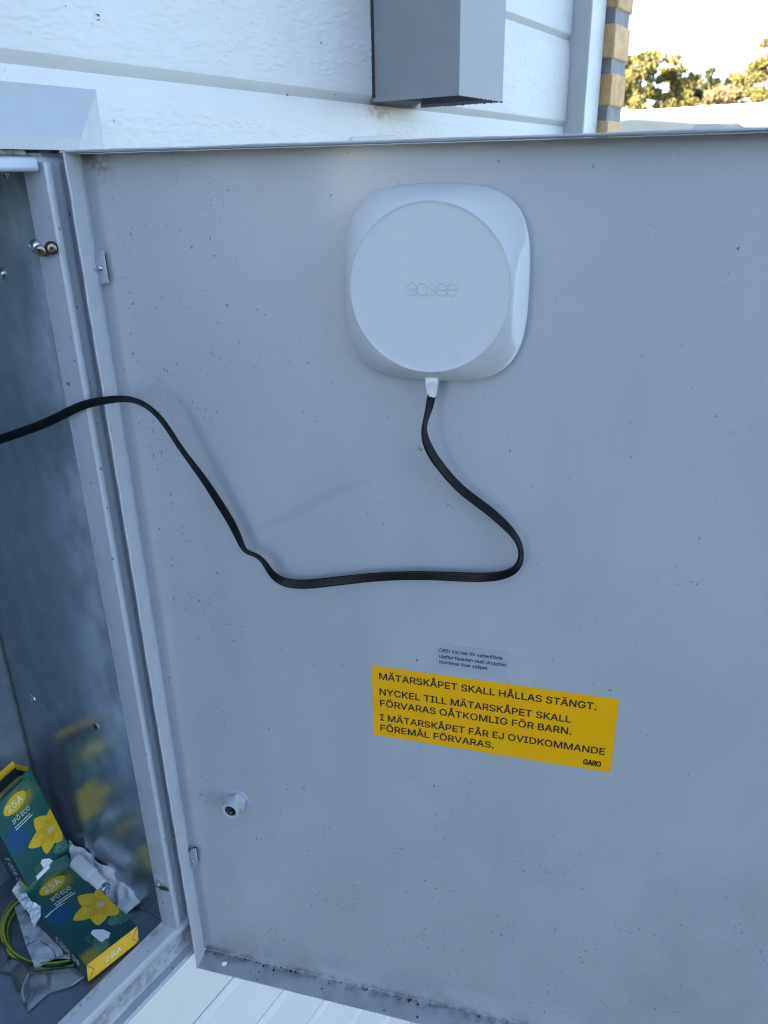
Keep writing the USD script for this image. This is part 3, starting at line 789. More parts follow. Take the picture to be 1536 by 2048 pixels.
# ---- the door: a pan with folded flanges, open at 108 degrees
DW, DH, FL = 0.56, 0.700, 0.020
tr_ = lambda mesh: moved(mesh, DOOR)
panel = tr_(bx(0.0, DW, 0.0, DH, -0.0012, 0.0))
door = part('door', panel, M['door'], cab)
# hinge side flange, section in (s, w) with slightly uneven edge
fl_sec = strip([(-0.0004, -0.0008), (0.0022, 0.0066), (0.0028, 0.0200)], 0.0006)
fm = extrude(fl_sec, DH + 0.0026)
fm.apply_transform(frame([0, -0.0016, 0], [1, 0, 0], [0, 0, 1], [0, 1, 0]))
fm = tr_(trimesh.Trimesh(fm.vertices, fm.faces[:, ::-1], process=False))
part('hinge_flange', fm, M['grey'], door)
# a bead of pale paint along the flange's free edge
zz = np.linspace(-0.001, DH, 90)
edge = dr(0.0029 + 0.00018 * np.sin(zz * 160) + rng.normal(0, 0.00008, 90), zz, np.full(90, 0.0200) + rng.normal(0, 0.00008, 90))
part('paint_bead', tube(edge, 0.00075, 6), M['edge_paint'], door, smooth=True)
# bottom ledge with its drilled hole
hp = at(448.5, 1927, (0, 0, 1), 0.0); hs, hw = hp @ E_, hp @ N_
lp = rect(0.0018, 0.0002, DW, FL).difference(Point(hs, hw).buffer(0.0026, quad_segs=10))
lm = extrude(lp, 0.0012); lm.apply_transform(frame([0, -0.0012, 0], [1, 0, 0], [0, 0, 1], [0, 1, 0]))
part('bottom_flange', tr_(trimesh.Trimesh(lm.vertices, lm.faces[:, ::-1], process=False)), M['door'], door)
part('top_flange', tr_(bx(0.0, DW, DH + 0.0002, DH + 0.0014, -0.0012, FL)), M['door'], door)
part('free_flange', tr_(bx(DW + 0.0002, DW + 0.0014, 0.0, DH, -0.0012, FL)), M['door'], door)
wob = np.linspace(0.004, DW, 160)
part('top_edge', tube(dr(wob, DH + 0.0009 + 0.0002 * np.sin(wob * 60) + rng.normal(0, 0.00006, 160), np.full(160, FL)), 0.00055, 6), M['grey'], door, smooth=True)


def tab(poly_px, w, screw_px, r):
    q = [at(x, y, N_, w) for x, y in poly_px]
    pl = Polygon([(a @ E_, a[2]) for a in q]).buffer(0)
    pm = extrude(pl.buffer(-0.0006).buffer(0.0006), 0.0011)
    pm.apply_translation([0, 0, w - 0.0011])
    tb = part('hinge_tab', tr_(pm), M['grey'], door)
    c = at(*screw_px, N_, w)
    part('tab_screw', lathe(c, N_, [(r, 0), (r, 0.0008), (r * 0.7, 0.0014), (r * 0.4, 0.0016), (r * 0.38, 0.0034), (r * 0.2, 0.0052), (0.00001, 0.0054)], 16), M['steel'], door, smooth=40)
    part('tab_spacer', tr_(extrude(pl.buffer(-0.0016), w - 0.0012).apply_translation([0, 0, 0.0001])), M['dark'], door)


tab([(180, 504), (206, 502), (216.5, 566), (193, 570)], 0.0046, (200, 537), 0.0019)
tab([(372, 1716), (382, 1699), (391, 1698), (395, 1727), (386, 1738), (376, 1742)], 0.0046, (386, 1722), 0.0014)
# lock stud: flanged hexagon nut with a hollow threaded tube
c0 = dr(0.0545, 0.1986, 0.0)
stud = part('flanged_nut', lathe(c0, N_, [(0.0112, 0), (0.0112, 0.0008), (0.0107, 0.0014), (0.0060, 0.0017)], 40), M['grey'], door, smooth=35)
hexm = lathe(c0 + N_ * 0.0012, N_, [(0.0094, 0), (0.0094, 0.0052), (0.0085, 0.0062), (0.0055, 0.0062)], 6, xdir=E_ + 0.35 * Z_)
part('hexagon', hexm, M['grey'], door)
prof = [(0.0074, 0.006)]
for k in range(6):
    prof += [(0.0074, 0.0064 + k * 0.0011), (0.0069, 0.0069 + k * 0.0011)]
prof += [(0.0073, 0.0134), (0.0071, 0.0138), (0.0053, 0.0138), (0.0051, 0.0134)]
part('threaded_tube', lathe(c0, N_, prof, 36), M['edge_paint'], door, smooth=30)
part('tube_bore', lathe(c0, N_, [(0.0051, 0.0134), (0.0050, 0.0040), (0.00001, 0.0040)], 36), M['bore'], door, smooth=30)
part('inner_pin', cyl(c0 + N_ * 0.004 - Z_ * 0.0018, c0 + N_ * 0.0128 - Z_ * 0.0026, 0.0009, 0.0007, 12), M['steel'], door)
# milky plastic strips on top of the door
for a, b in ((0.1704, 0.2057), (0.3526, 0.3811)):
    pm = trimesh.convex.convex_hull(np.array([[a, 0.7013, -0.003], [b, 0.7013, -0.003], [a + 0.003, 0.7046, -0.003], [b - 0.006, 0.7048, -0.003], [a, 0.7013, -0.009], [b, 0.7013, -0.009], [a + 0.003, 0.7046, -0.009], [b - 0.006, 0.7048, -0.009]]))
    part('plastic_strip', tr_(pm), M['clear_strip'], door)
# dead insects and flakes lying on the ledge
r = np.random.default_rng(5)
crumb = []
for k in range(46):
    s_ = 0.008 + 0.33 * r.beta(1, 1.6); w_ = abs(r.normal(0, 0.0022)) + 0.0008
    if r.uniform() < 0.2: w_ = r.uniform(0.003, 0.018)
    i_ = trimesh.creation.icosphere(1, 1.0); i_.vertices *= r.uniform(0.0003, 0.0011, 3) * (0.75 if k > 12 else 1.3); i_.vertices += r.normal(0, 0.0001, i_.vertices.shape)
    i_.apply_translation([s_, 0.0005, w_]); crumb.append(tr_(i_))
part('ledge_debris', cat_(*crumb), M['debris'], door, kind='stuff')
sc = at(622, 1934, (0, 0, 1), 0.002); ss, sw = sc @ E_, sc @ N_
bug = [moved(trimesh.creation.icosphere(2, 1.0), np.diag([0.0022, 0.0015, 0.0020, 1]))]
for k in range(9):
    a_ = k * 0.7 + 0.2; bug.append(tube([[0, 0.0006, 0], [0.0025 * math.cos(a_), 0.0016, 0.0025 * math.sin(a_)], [0.0047 * math.cos(a_ + .2), -0.0005, 0.0047 * math.sin(a_ + .2)]], 0.00022, 5))
bm = cat_(*bug); bm.apply_translation([ss, 0.0014, sw])
tag(part('dead_spider', tr_(bm), M['debris']), 'dark shrivelled dead spider on the bottom ledge of the open door', 'spider')

# faint grey curve laid on the door as the cable's painted reflection
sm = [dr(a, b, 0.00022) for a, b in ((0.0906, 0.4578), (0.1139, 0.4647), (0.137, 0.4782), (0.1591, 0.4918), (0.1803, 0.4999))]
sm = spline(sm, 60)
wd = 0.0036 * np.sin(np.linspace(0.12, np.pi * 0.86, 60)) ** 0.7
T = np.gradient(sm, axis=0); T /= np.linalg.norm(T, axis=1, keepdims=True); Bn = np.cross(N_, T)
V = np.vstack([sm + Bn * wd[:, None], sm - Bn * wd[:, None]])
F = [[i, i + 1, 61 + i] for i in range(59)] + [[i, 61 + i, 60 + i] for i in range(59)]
part('drawn_reflection', trimesh.Trimesh(V, np.array(F)[:, ::-1], process=False), M['cable_reflection'], door)


# ---- stickers with their lettering
def door_text(txt, s0, s1, z, w, cap, mat, parent, name='text_line', bold=False, y0=None):
    t = meshkit.text_mesh(txt, cap, 0.00006, bold)
    b = t.bounds; kx = (s1 - s0) / (b[1, 0] - b[0, 0])
    t.vertices = (t.vertices - [b[0, 0], 0, 0]) * [kx, 1, 1] + [s0, z, w]
    return part(name, tr_(t), mat, parent)


yl = part('warning_sticker', tr_(rbx(0.1778, 0.3527, 0.2911, 0.3543, 0.0001, 0.00035, 0.0001)), M['yellow_film'], cab, label='yellow warning sticker with black Swedish text')
for txt, s0, s1, z in (('MÄTARSKÅPET SKALL HÅLLAS STÄNGT.', .1833, .3386, .3431), ('NYCKEL TILL MÄTARSKÅPET SKALL', .1833, .3225, .3293), ('FÖRVARAS OÅTKOMLIG FÖR BARN.', .1835, .3235, .3191), ('I MÄTARSKÅPET FÅR EJ OVIDKOMMANDE', .1832, .3475, .3059), ('FÖREMÅL FÖRVARAS.', .1833, .2696, .2963)):
    door_text(txt, s0, s1, z, 0.00036, 0.0056, M['brown_ink'], yl, bold=True)
door_text('GARO', .3334, .3454, .2949, 0.00036, 0.0046, M['ink'], yl, 'maker_mark', True)
door_text('GARO', .3338, .3458, .2951, 0.00040, 0.0046, M['ink'], yl, 'maker_mark', True)
cl_ = part('notice_sticker', tr_(rbx(0.2264, 0.2762, 0.3585, 0.3805, 0.0001, 0.0003, 0.00008)), M['clear_label'], cab, label='small clear sticker with three lines of fine print')
for txt, s0, s1, z in (('OBS! Vid risk för vattenflöde', .2281, .2728, .3739), ('utefter fasaden skall dropplist', .2281, .2754, .3688), ('monteras över skåpet.', .2282, .2631, .3641)):
    door_text(txt, s0, s1, z, 0.00032, 0.0026, M['ink'], cl_, bold=True)

# ------------------------------------------------------------------ the white device on the door
dev = thing('wireless_meter_reader', 'rounded white plastic box with round face stuck on the inside of the open door', 'device', dr(0.2230, 0.6247, 0.0))
cs, cz = 0.2238, 0.6250


def squircle(a, b, p, n=144):
    t = np.linspace(0, 2 * np.pi, n, endpoint=False)
    c, s_ = np.cos(t), np.sin(t)
    return np.stack([a * np.sign(c) * np.abs(c) ** (2 / p), b * np.sign(s_) * np.abs(s_) ** (2 / p)], 1)


n_ = 144
tt = np.linspace(0, 2 * np.pi, n_, endpoint=False)


def polar_sq(a, b, p):
    rr = (np.abs(np.cos(tt) / a) ** p + np.abs(np.sin(tt) / b) ** p) ** (-1 / p)
    return np.stack([rr * np.cos(tt), rr * np.sin(tt)], 1)


sq = polar_sq(0.0540, 0.0548, 3.3)
ci = np.stack([0.0458 * np.cos(tt), 0.0463 * np.sin(tt)], 1)
rings = []
for f_, w_ in ((0.965, 0.0006), (0.985, 0.0020), (0.997, 0.0038), (1.0, 0.0056), (0.9985, 0.0070), (0.994, 0.0082)):
    rings.append((sq * f_, w_))
for k in range(1, 13):
    x_ = k / 12
    rings.append((sq * 0.994 * (1 - x_) + ci * x_, 0.0082 + 0.0138 * (0.45 * math.sin(x_ * math.pi / 2) + 0.55 * x_)))
V = np.vstack([dr(cs + q[:, 0], cz + q[:, 1], np.full(n_, w_)) for q, w_ in rings])
F = []
for k in range(len(rings) - 1):
    for i in range(n_):
        j = (i + 1) % n_
        a, b, c, d = k * n_ + i, k * n_ + j, (k + 1) * n_ + j, (k + 1) * n_ + i
        F += [[a, b, c], [a, c, d]]
part('housing', trimesh.Trimesh(V, F, process=False), M['white_plastic'], dev, smooth=60)
# the face: a disc slightly dished below its rim
V, F = [], []
dr_ = [(0.9985, 0.02195), (0.985, 0.0217), (0.95, 0.0214), (0.8, 0.0210), (0.5, 0.0207), (0.25, 0.0206)]
for f_, w_ in dr_:
    V.append(dr(cs + ci[:, 0] * f_, cz + ci[:, 1] * f_, np.full(n_, w_)))
V.append(dr(np.array([cs]), np.array([cz]), np.array([0.0206]))); V = np.vstack(V)
for k in range(len(dr_) - 1):
    for i in range(n_):
        j = (i + 1) % n_
        a, b, c, d = k * n_ + i, k * n_ + j, (k + 1) * n_ + j, (k + 1) * n_ + i
        F += [[a, b, c], [a, c, d]]
for i in range(n_):
    F.append([(len(dr_) - 1) * n_ + i, (len(dr_) - 1) * n_ + (i + 1) % n_, len(V) - 1])
face = part('round_face', trimesh.Trimesh(V, F, process=False), M['white_plastic'], dev, smooth=25)
# raised one-line lettering of joined loops
x0, x1, zb, zt = 0.2110, 0.2400, 0.6218, 0.6284
R_ = (zt - zb) / 2; zm = (zb + zt) / 2
cw = (x1 - x0) / 5.0


def A(cx, a0, a1, n=18, rr=R_, cy=zm): return [(cx + rr * 0.93 * math.cos(t), cy + rr * math.sin(t)) for t in np.radians(np.linspace(a0, a1, n))]


cxs = [x0 + R_ * 0.93 + k * (x1 - x0 - 2 * R_ * 0.93) / 4 for k in range(5)]
strokes = [A(cxs[0], 5, 300), [(cxs[0] - R_ * .9, zm), (cxs[0] + R_ * .92, zm + R_ * 0.08)],
           A(cxs[0], 285, 320, 4) + A(cxs[1], 150, -60, 16), A(cxs[1], 150, 300), [(cxs[1] + R_ * .75, zm - R_ * .1), (cxs[1] + R_ * .8, zm - R_ * .95)],
           A(cxs[2], 60, 200, 12, R_ * .52, zm + R_ * .48) + A(cxs[2], 60, -120, 12, R_ * .52, zm - R_ * .48), [(cxs[1] + R_ * .6, zm - R_ * .8), (cxs[2] - R_ * .4, zm - R_ * .9)],
           A(cxs[3], 5, 300), [(cxs[3] - R_ * .9, zm), (cxs[3] + R_ * .9, zm)], [(cxs[2] + R_ * .3, zm - R_ * .9), (cxs[3] - R_ * .8, zm + R_ * .3)],
           A(cxs[4], 5, 310), [(cxs[4] - R_ * .9, zm), (cxs[4] + R_ * .92, zm)], A(cxs[3], 290, 325, 4) + [(cxs[4] - R_ * .85, zm + R_ * .2), (cxs[4] - R_ * .3, zm + R_ * .95)]]
lt = []
for s_ in strokes:
    s_ = np.array(s_)
    rho = np.hypot(s_[:, 0] - cs, s_[:, 1] - cz)
    lt.append(tube(dr(s_[:, 0], s_[:, 1], np.full(len(s_), 0.02070)), 0.00034, 8))
part('lettering', cat_(*lt), M['groove'], face, smooth=True)
part('thumb_mark', tube(spline(dr(np.array([0.2375, 0.2390, 0.2415]), np.array([0.5868, 0.5890, 0.5893]), np.array([0.0212, 0.0212, 0.0212])), 14), 0.00022, 6), M['groove'], face, smooth=True)

# ------------------------------------------------------------------ flat black cable from the device into the cabinet
FULL = 21.0
stn = [(864, 786, 0.0125, 15), (860, 808, 0.0135, 14), (852, 838, 0.018, 8), (848.5, 862, 0.02, 9), (855, 890, 0.02, 15), (883, 935, 0.015, 17), (922, 978, 0.012, 17.5), (972, 1017, 0.011, 18), (1012, 1052, 0.011, 16), (1037, 1085, 0.0115, 10), (1042, 1108, 0.012, 9), (1032, 1136, 0.012, 13), (1000, 1151, 0.011, 18), (950, 1154.5, 0.01, 20), (880, 1152, 0.009, 19.5), (800, 1151.5, 0.009, 19), (720, 1157, 0.009, 20), (640, 1166, 0.01, 21), (592, 1168, 0.01, 21), (560, 1160, 0.0105, 19), (540, 1142, 0.011, 13), (526, 1122, 0.0115, 9), (510, 1110, 0.012, 7), (493, 1102.5, 0.012, 8), (479, 1080, 0.012, 13), (463, 1046, 0.0125, 16), (441, 1010, 0.0135, 16), (414, 968, 0.0155, 14), (385, 928, 0.0185, 11), (356, 888, 0.0215, 9), (331, 850, 0.0245, 9), (306, 822, 0.0265, 8.5), (280, 805, 0.028, 9), (252, 798, 0.029, 11), (220, 799.5, 0.029, 14), (180, 806.5, 0.03, 16.5), (140, 822, 0.032, 18.5), (100, 842, 0.034, 19.5), (50, 861.5, 0.038, 19.5), (0, 879, 0.042, 19.5), (-60, 900, 0.047, 20), (-130, 935, 0.052, 20), (-200, 985, 0.056, 20)]
ctl = np.array([np.r_[at(x, y, N_, w), math.acos(min(1, max(0.28, v / FULL * 1.0)))] for x, y, w, v in stn])
ctl = np.vstack([ctl, [[-0.165, 0.105, 0.43, 0.4], [-0.20, 0.150, 0.37, 0.5], [-0.215, 0.1785, 0.335, 0.5]]])    # on to the back panel
cb = spline(ctl, 620)
pts, phi = cb[:, :3], np.clip(cb[:, 3], 0, 1.5)
T = np.gradient(pts, axis=0); T /= np.linalg.norm(T, axis=1, keepdims=True)
Vw = CAM - pts; Vw /= np.linalg.norm(Vw, axis=1, keepdims=True)
Pp = np.cross(T, Vw); Pp /= np.linalg.norm(Pp, axis=1, keepdims=True); Vp = np.cross(Pp, T)
Wd = np.cos(phi)[:, None] * Pp + np.sin(phi)[:, None] * Vp
Nd = np.cross(T, Wd)
hw_, ht_ = 0.0033, 0.00085
sec = []
for a in np.linspace(-hw_ + ht_, hw_ - ht_, 13):      # top side with the shallow grooves between the conductors
    sec.append((a, ht_ * (1.0 - 0.16 * (0.5 + 0.5 * math.cos(a / (2 * hw_ - 2 * ht_) * 2 * math.pi * 3)))))
sec += [(hw_ - ht_ * 0.3, ht_ * 0.7), (hw_, 0), (hw_ - ht_ * 0.3, -ht_ * 0.7)] + [(-a, -b) for a, b in sec[:13]] + [(-hw_ + ht_ * 0.3, -ht_ * 0.7), (-hw_, 0), (-hw_ + ht_ * 0.3, ht_ * 0.7)]
sec = np.array(sec); ns = len(sec)
V = (pts[:, None] + Wd[:, None] * sec[None, :, :1] + Nd[:, None] * sec[None, :, 1:]).reshape(-1, 3)
F = []
for i in range(len(pts) - 1):
    for k in range(ns):
        a, b = i * ns + k, i * ns + (k + 1) % ns
        F += [[a, a + ns, b + ns], [a, b + ns, b]]
cable = thing('flat_cable', 'flat black cable looping across the door from the white device into the cabinet', 'cable', dr(0.2225, 0.566, 0.01))
part('jacket', trimesh.Trimesh(V, np.array(F), process=False), M['cable'], cable, smooth=50)
pc = [at(x, y, N_, 0.0125) for x, y in ((852.5, 764), (876, 764), (871, 793), (857.5, 790))]
pl = np.vstack([np.array(pc) + N_ * 0.0028, np.array(pc) - N_ * 0.0028, np.array(pc[:2]) + N_ * 0.0020 + Z_ * 0.004])
part('plug', trimesh.convex.convex_hull(pl), M['plug'], cable)
part('plug_latch', trimesh.convex.convex_hull(np.vstack([[at(x, y, N_, 0.0160), at(x, y, N_, 0.0152)] for x, y in ((859, 764), (868, 764), (866, 784), (861, 783))])), M['plug'], cable)


# ------------------------------------------------------------------ what lies in the bottom of the cabinet
def carton_uv(mesh, mat, parent, name, uv, label=None):
    p = part(name, mesh, mat, parent, label=label)
    from pxr import Vt
    UsdGeom.PrimvarsAPI(UsdGeom.Mesh(p)).CreatePrimvar('st', Sdf.ValueTypeNames.TexCoord2fArray, 'vertex').Set(Vt.Vec2fArray.FromNumpy(np.asarray(uv, np.float32)))
    return p


def petal(cx, cy, ang, L, Wp):
    t = np.linspace(0, 1, 15)
    prof_ = Wp * np.sin(np.pi * np.clip(t, 0, 1) ** 0.8) ** 0.75
    a = np.stack([t * L, prof_], 1); b = np.stack([t * L, -prof_], 1)[::-1]
    return affinity.translate(affinity.rotate(Polygon(np.vstack([a, b[1:-1]])).buffer(0), ang, origin=(0, 0)), cx, cy)


def fern(cx, cy, ang, L, nl=9, lw=0.00042):
    gs = []
    for k in range(nl):
        x_ = L * (k + 0.4) / nl; ll = L * 0.34 * math.sin(math.pi * (0.15 + 0.8 * k / nl)) + 0.001
        for sg in (1, -1):
            gs.append(LineString([(x_, 0), (x_ + ll * 0.55, sg * ll)]).buffer(lw * (1.2 - k / nl * 0.5), quad_segs=2))
    gs.append(LineString([(0, 0), (L, 0)]).buffer(lw * 0.6))
    return affinity.translate(affinity.rotate(shapely.union_all(gs), ang, origin=(0, 0)), cx, cy)


def make_carton(label, pos, rotvec, w, v0, v1, d, flap):
    Rm = Rotation.from_rotvec(rotvec).as_matrix()
    tf = frame(pos, Rm[:, 0], Rm[:, 1], Rm[:, 2])
    t = thing('fuse_carton', label, 'carton', (tf @ [w / 2, v0, -d, 1])[:3], 'printed cartons in the bottom of the cabinet')
    mv = lambda mm: moved(mm, tf)
    # body: side walls of thin card; the front printed
    nv, nu = 14, 8
    uu, vv = np.meshgrid(np.linspace(0, w, nu), np.linspace(v0, v1, nv))
    bulge = 0.0008 * np.sin(np.pi * uu / w) * np.sin(np.pi * (vv - v0) / (v1 - v0))
    fr_ = np.stack([uu, vv, bulge + 0 * uu], -1).reshape(-1, 3)
    ff = []
    for i in range(nv - 1):
        for j in range(nu - 1):
            a = i * nu + j; ff += [[a, a + 1, a + nu + 1], [a, a + nu + 1, a + nu]]
    front = trimesh.Trimesh(fr_, ff, process=False)
    fp = carton_uv(mv(front), M['card_teal'], t, 'front_panel', np.stack([uu.ravel() / w, (vv.ravel()) / 0.118], 1))
    part('left_panel', mv(bx(0.0, 0.0005, v0, v1, -d, -0.0001)), M['card_dark'], t)
    part('right_panel', mv(bx(w - 0.0005, w, v0, v1, -d, -0.0001)), M['card_dark'], t)
    part('back_panel', mv(bx(0.0006, w - 0.0006, v0, v1, -d, -d + 0.0005)), M['card_dark'], t)
    end = part('end_panel', mv(bx(0.0, w, v0 - 0.0006, v0 - 0.0001, -d, 0.0002)), M['card_yellow'], t)
    for q in (((0.0, 0), (0.006, -d * 0.5), (0.0, -d)), ((w, 0), (w - 0.006, -d * 0.5), (w, -d))):
        part('end_fold', mv(tube([[a, v0 - 0.0007, b] for a, b in q], 0.00025, 5)), M['brown_ink'], end)
    tx = meshkit.text_mesh('25A', 0.0062, 0.00005); tx.vertices -= [tx.bounds[:, 0].mean(), 0, 0]
    part('end_lettering', moved(tx, tf @ frame([w * 0.5, v0 - 0.00068, -d * 0.68], [1, 0, 0], [0, 0, 1], [0, -1, 0])), M['print_white'], end)
    lift = 0.00115
    face_r = rect(0.0003, v0 + 0.0003, w - 0.0003, v1 - 0.0003)

    def decal(name, poly, z, mat, lab=None):
        poly = poly.intersection(face_r)
        gs = [g_ for g_ in getattr(poly, 'geoms', [poly]) if isinstance(g_, Polygon) and g_.area > 1e-9]
        if not gs: return None
        mm = cat_(*[trimesh.creation.extrude_polygon(g_, 0.00004, engine='earcut') for g_ in gs])
        mm = mm.subdivide_to_size(0.004)
        b_ = 0.0008 * np.sin(np.pi * mm.vertices[:, 0] / w) * np.sin(np.pi * np.clip((mm.vertices[:, 1] - v0) / (v1 - v0), 0, 1))
        mm.vertices[:, 2] += b_ + z
        return part(name, mv(mm), mat, fp, label=lab)
    ov = affinity.translate(affinity.rotate(affinity.scale(Point(0, 0).buffer(1, quad_segs=16), 0.0128, 0.0072), 6), 0.0236, 0.0920)
    decal('fern_print', fern(0.030, 0.098, 10, 0.020, 11), 0.00006, M['print_fern'])
    decal('fern_print', fern(0.050, 0.100, -95, 0.022, 12), 0.00008, M['print_fern'])
    decal('fern_print', fern(0.034, 0.020, -8, 0.018, 8, 0.0006), 0.00006, M['print_fern_light'])
    decal('fern_print', fern(0.020, 0.016, -100, 0.014, 8, 0.0005), 0.00008, M['print_fern_light'])
    decal('fern_print', fern(0.012, 0.022, -40, 0.014, 7, 0.0005), 0.00010, M['print_fern'])
    decal('oval_print', ov, 0.00012, M['print_yellow'])
    for ang, L, Wp in ((112, 0.024, 0.0082), (172, 0.0255, 0.0080), (232, 0.022, 0.0082), (285, 0.021, 0.0074), (345, 0.018, 0.007), (55, 0.022, 0.007)):
        decal('petal_print', petal(0.0410, 0.0420, ang, L, Wp), 0.00012 + ang * 1e-7, M['print_yellow'])
    for ang, L, Wp in ((140, 0.015, 0.004), (200, 0.016, 0.004), (255, 0.013, 0.004), (90, 0.012, 0.004)):
        decal('petal_shade_print', petal(0.0410, 0.0420, ang, L, Wp), 0.00020 + ang * 1e-7, M['print_gold'])
    dots = shapely.union_all([Point(0.0410 + 0.0035 * math.cos(k * 2.4) * math.sqrt(k / 14), 0.0420 + 0.0035 * math.sin(k * 2.4) * math.sqrt(k / 14)).buffer(0.00045, quad_segs=2) for k in range(15)])
    decal('stamen_print', dots, 0.00028, M['print_white'])

    def word(name, txt, cx, y, wid, cap, z=0.00022, rot=0):
        q = meshkit.text_mesh(txt, cap, 0.00004); k = wid / (q.bounds[1, 0] - q.bounds[0, 0])
        q.vertices = (q.vertices - [q.bounds[:, 0].mean(), 0, 0]) * [k, 1, 1]
        b_ = lambda X, Y: 0.0008 * np.sin(np.pi * X / w) * np.sin(np.pi * np.clip((Y - v0) / (v1 - v0), 0, 1))
        q.vertices += [cx, y, z]; q.vertices[:, 2] += b_(q.vertices[:, 0], q.vertices[:, 1])
        part(name, mv(q), M['print_white'], fp)
    word('number_print', '25A', 0.0232, 0.0888, 0.0165, 0.0066)
    word('name_print', 'IFÖ ECO', 0.0236, 0.0758, 0.0190, 0.0044)
    for k in range(2):
        ln_ = shapely.union_all([LineString([(0.0140 + 0.0022 * j, 0.0722 - k * 0.0026), (0.0140 + 0.0022 * j + (0.0010 + 0.0008 * ((j * 7 + k) % 3) / 2), 0.0722 - k * 0.0026)]).buffer(0.00045, quad_segs=2) for j in range(8 + k)])
        decal('fine_print', ln_, 0.00016, M['print_white'])
    # torn white patch where tape was pulled off
    tp = Polygon([(0.0188, 0.0225), (0.0215, 0.0245), (0.0235, 0.0228), (0.0280, 0.0185), (0.0305, 0.0110), (0.0262, 0.0072), (0.0248, 0.0090), (0.0205, 0.0085), (0.0196, 0.0120)])
    decal('torn_patch', tp, 0.00034, M['paper'])
    # lettering on the long side, upside down
    q = meshkit.text_mesh('BC 500 1', 0.0060, 0.00005); q.vertices -= [q.bounds[:, 0].mean(), 0, 0]
    part('side_lettering', moved(q, tf @ frame([-0.00008, 0.030, -d * 0.30], [0, 1, 0], [0, 0, -1], [-1, 0, 0])), M['print_white'], t)
    flap(t, tf, w, v0, v1, d)
    return t


def flap_upper(t, tf, w, v0, v1, d):
    part('open_flap', moved(cat_(bx(0.0008, w - 0.0008, v1 - 0.001, v1 + 0.0060, -d + 0.0008, -d + 0.0014), bx(w - 0.0014, w - 0.0008, v1 - 0.004, v1 + 0.002, -d + 0.001, -0.001)), tf), M['card_yellow'], t)
    part('inside_card', moved(bx(0.0008, w - 0.0016, v1 - 0.012, v1 - 0.011, -d + 0.001, -0.0008), tf), M['card_yellow'], t)  # yellow card inside, a little below the open top
    sl = part('hang_slot', moved(rbx(0.012, 0.040, v1 - 0.0042, v1 - 0.0022, 0.0009, 0.0011, 0.0001), tf), M['dark'], t)


def crumple(poly, thick, amp, freq, seed, size=0.004):
    mm = trimesh.creation.extrude_polygon(poly, thick, engine='earcut').subdivide_to_size(size, max_iter=12)
    q = mm.vertices.copy(); q[:, 2] = 0
    mm.vertices[:, 2] += amp * (np.abs(meshkit.fbm(q * freq + seed, 3, seed) * 2 - 1) * 2 - 0.5)
    return mm


def flap_lower(t, tf, w, v0, v1, d):
    # crushed, half torn top end bending up against the carton behind
    pts = np.array([[0.0, v1, 0.0], [w, v1, 0.0], [w - 0.001, v1 + 0.009, 0.006], [0.004, v1 + 0.011, 0.0085], [w * 0.5, v1 + 0.006, 0.0025], [w * .75, v1 + 0.010, 0.008], [w * .25, v1 + 0.0105, 0.007]])
    f = [[0, 4, 6], [0, 6, 3], [0, 1, 4], [4, 1, 5], [1, 2, 5], [4, 5, 6]]
    uv = pts[:, :2] / [w, 0.118]
    carton_uv(moved(trimesh.Trimesh(pts, f, process=False), tf), M['card_teal'], t, 'crushed_flap', uv)
    tp = Polygon([(-0.0035, 0.1130), (0.0050, 0.1165), (0.0040, 0.1045), (0.0012, 0.0880), (0.0050, 0.0800), (0.0000, 0.0705), (-0.0095, 0.0662), (-0.0055, 0.0800), (-0.0050, 0.0950)])
    mm = crumple(tp, 0.0005, 0.003, 130, 4, 0.0025); mm.vertices[:, 2] += 0.0010 + np.clip(-mm.vertices[:, 0], 0, 1) * -0.2
    part('torn_flap', moved(mm, tf), M['paper'], t)
    st_ = Polygon([(0.0005, 0.0725), (0.010, 0.0738), (0.019, 0.0736), (0.022, 0.0728), (0.010, 0.0727), (0.002, 0.0705)])
    part('crease', moved(extrude(affinity.translate(st_, 0, -0.0065), 0.00005).apply_translation([0, 0, 0.0012]), tf), M['leaflet'], t)
    part('hang_strip', moved(trimesh.convex.convex_hull(np.array([[0.016, v1 + 0.004, 0.004], [0.030, v1 + 0.006, 0.007], [0.030, v1 + 0.009, 0.0095], [0.016, v1 + 0.0065, 0.007], [0.02, v1 + 0.006, 0.0085]])), tf), M['paper'], t)


make_carton('green and yellow printed carton with the torn white flap, lying in front on the floor', np.array([-0.1046, 0.0208, 0.0804]), [0.0818, 0.0559, -0.0953], 0.050, 0.0, 0.100, 0.020, flap_lower)
make_carton('green and yellow printed carton standing upright behind the fallen one', np.array([-0.086, 0.1207, 0.0789]), [1.4019, 0.0354, 0.1854], 0.050, -0.018, 0.109, 0.020, flap_upper)

# white ceramic fuse with metal tip
fa, fb = at(152, 1722, (0, 0, 1), 0.0860), at(212, 1779, (0, 0, 1), 0.0800)
ax = (fb - fa) / np.linalg.norm(fb - fa); FLn = np.linalg.norm(fb - fa)
fz = thing('ceramic_fuse', 'white ceramic screw fuse with silver tip beside the fallen carton', 'fuse', fa)
part('ceramic_body', lathe(fa, ax, [(0.00001, 0), (0.0060, 0), (0.0072, 0.0008), (0.0074, 0.0018), (0.0074, FLn * 0.50), (0.0073, FLn * 0.54), (0.0066, FLn * 0.56), (0.0064, FLn * 0.60), (0.0062, FLn * 0.88), (0.0052, FLn * 0.92)], 36), M['ceramic'], fz, smooth=35)
part('contact_cap', lathe(fa, ax, [(0.0053, FLn * 0.90), (0.0053, FLn * 0.99), (0.0045, FLn * 1.02), (0.0030, FLn * 1.03), (0.0028, FLn * 1.015), (0.00001, FLn * 1.015)], 28), M['steel'], fz, smooth=35)

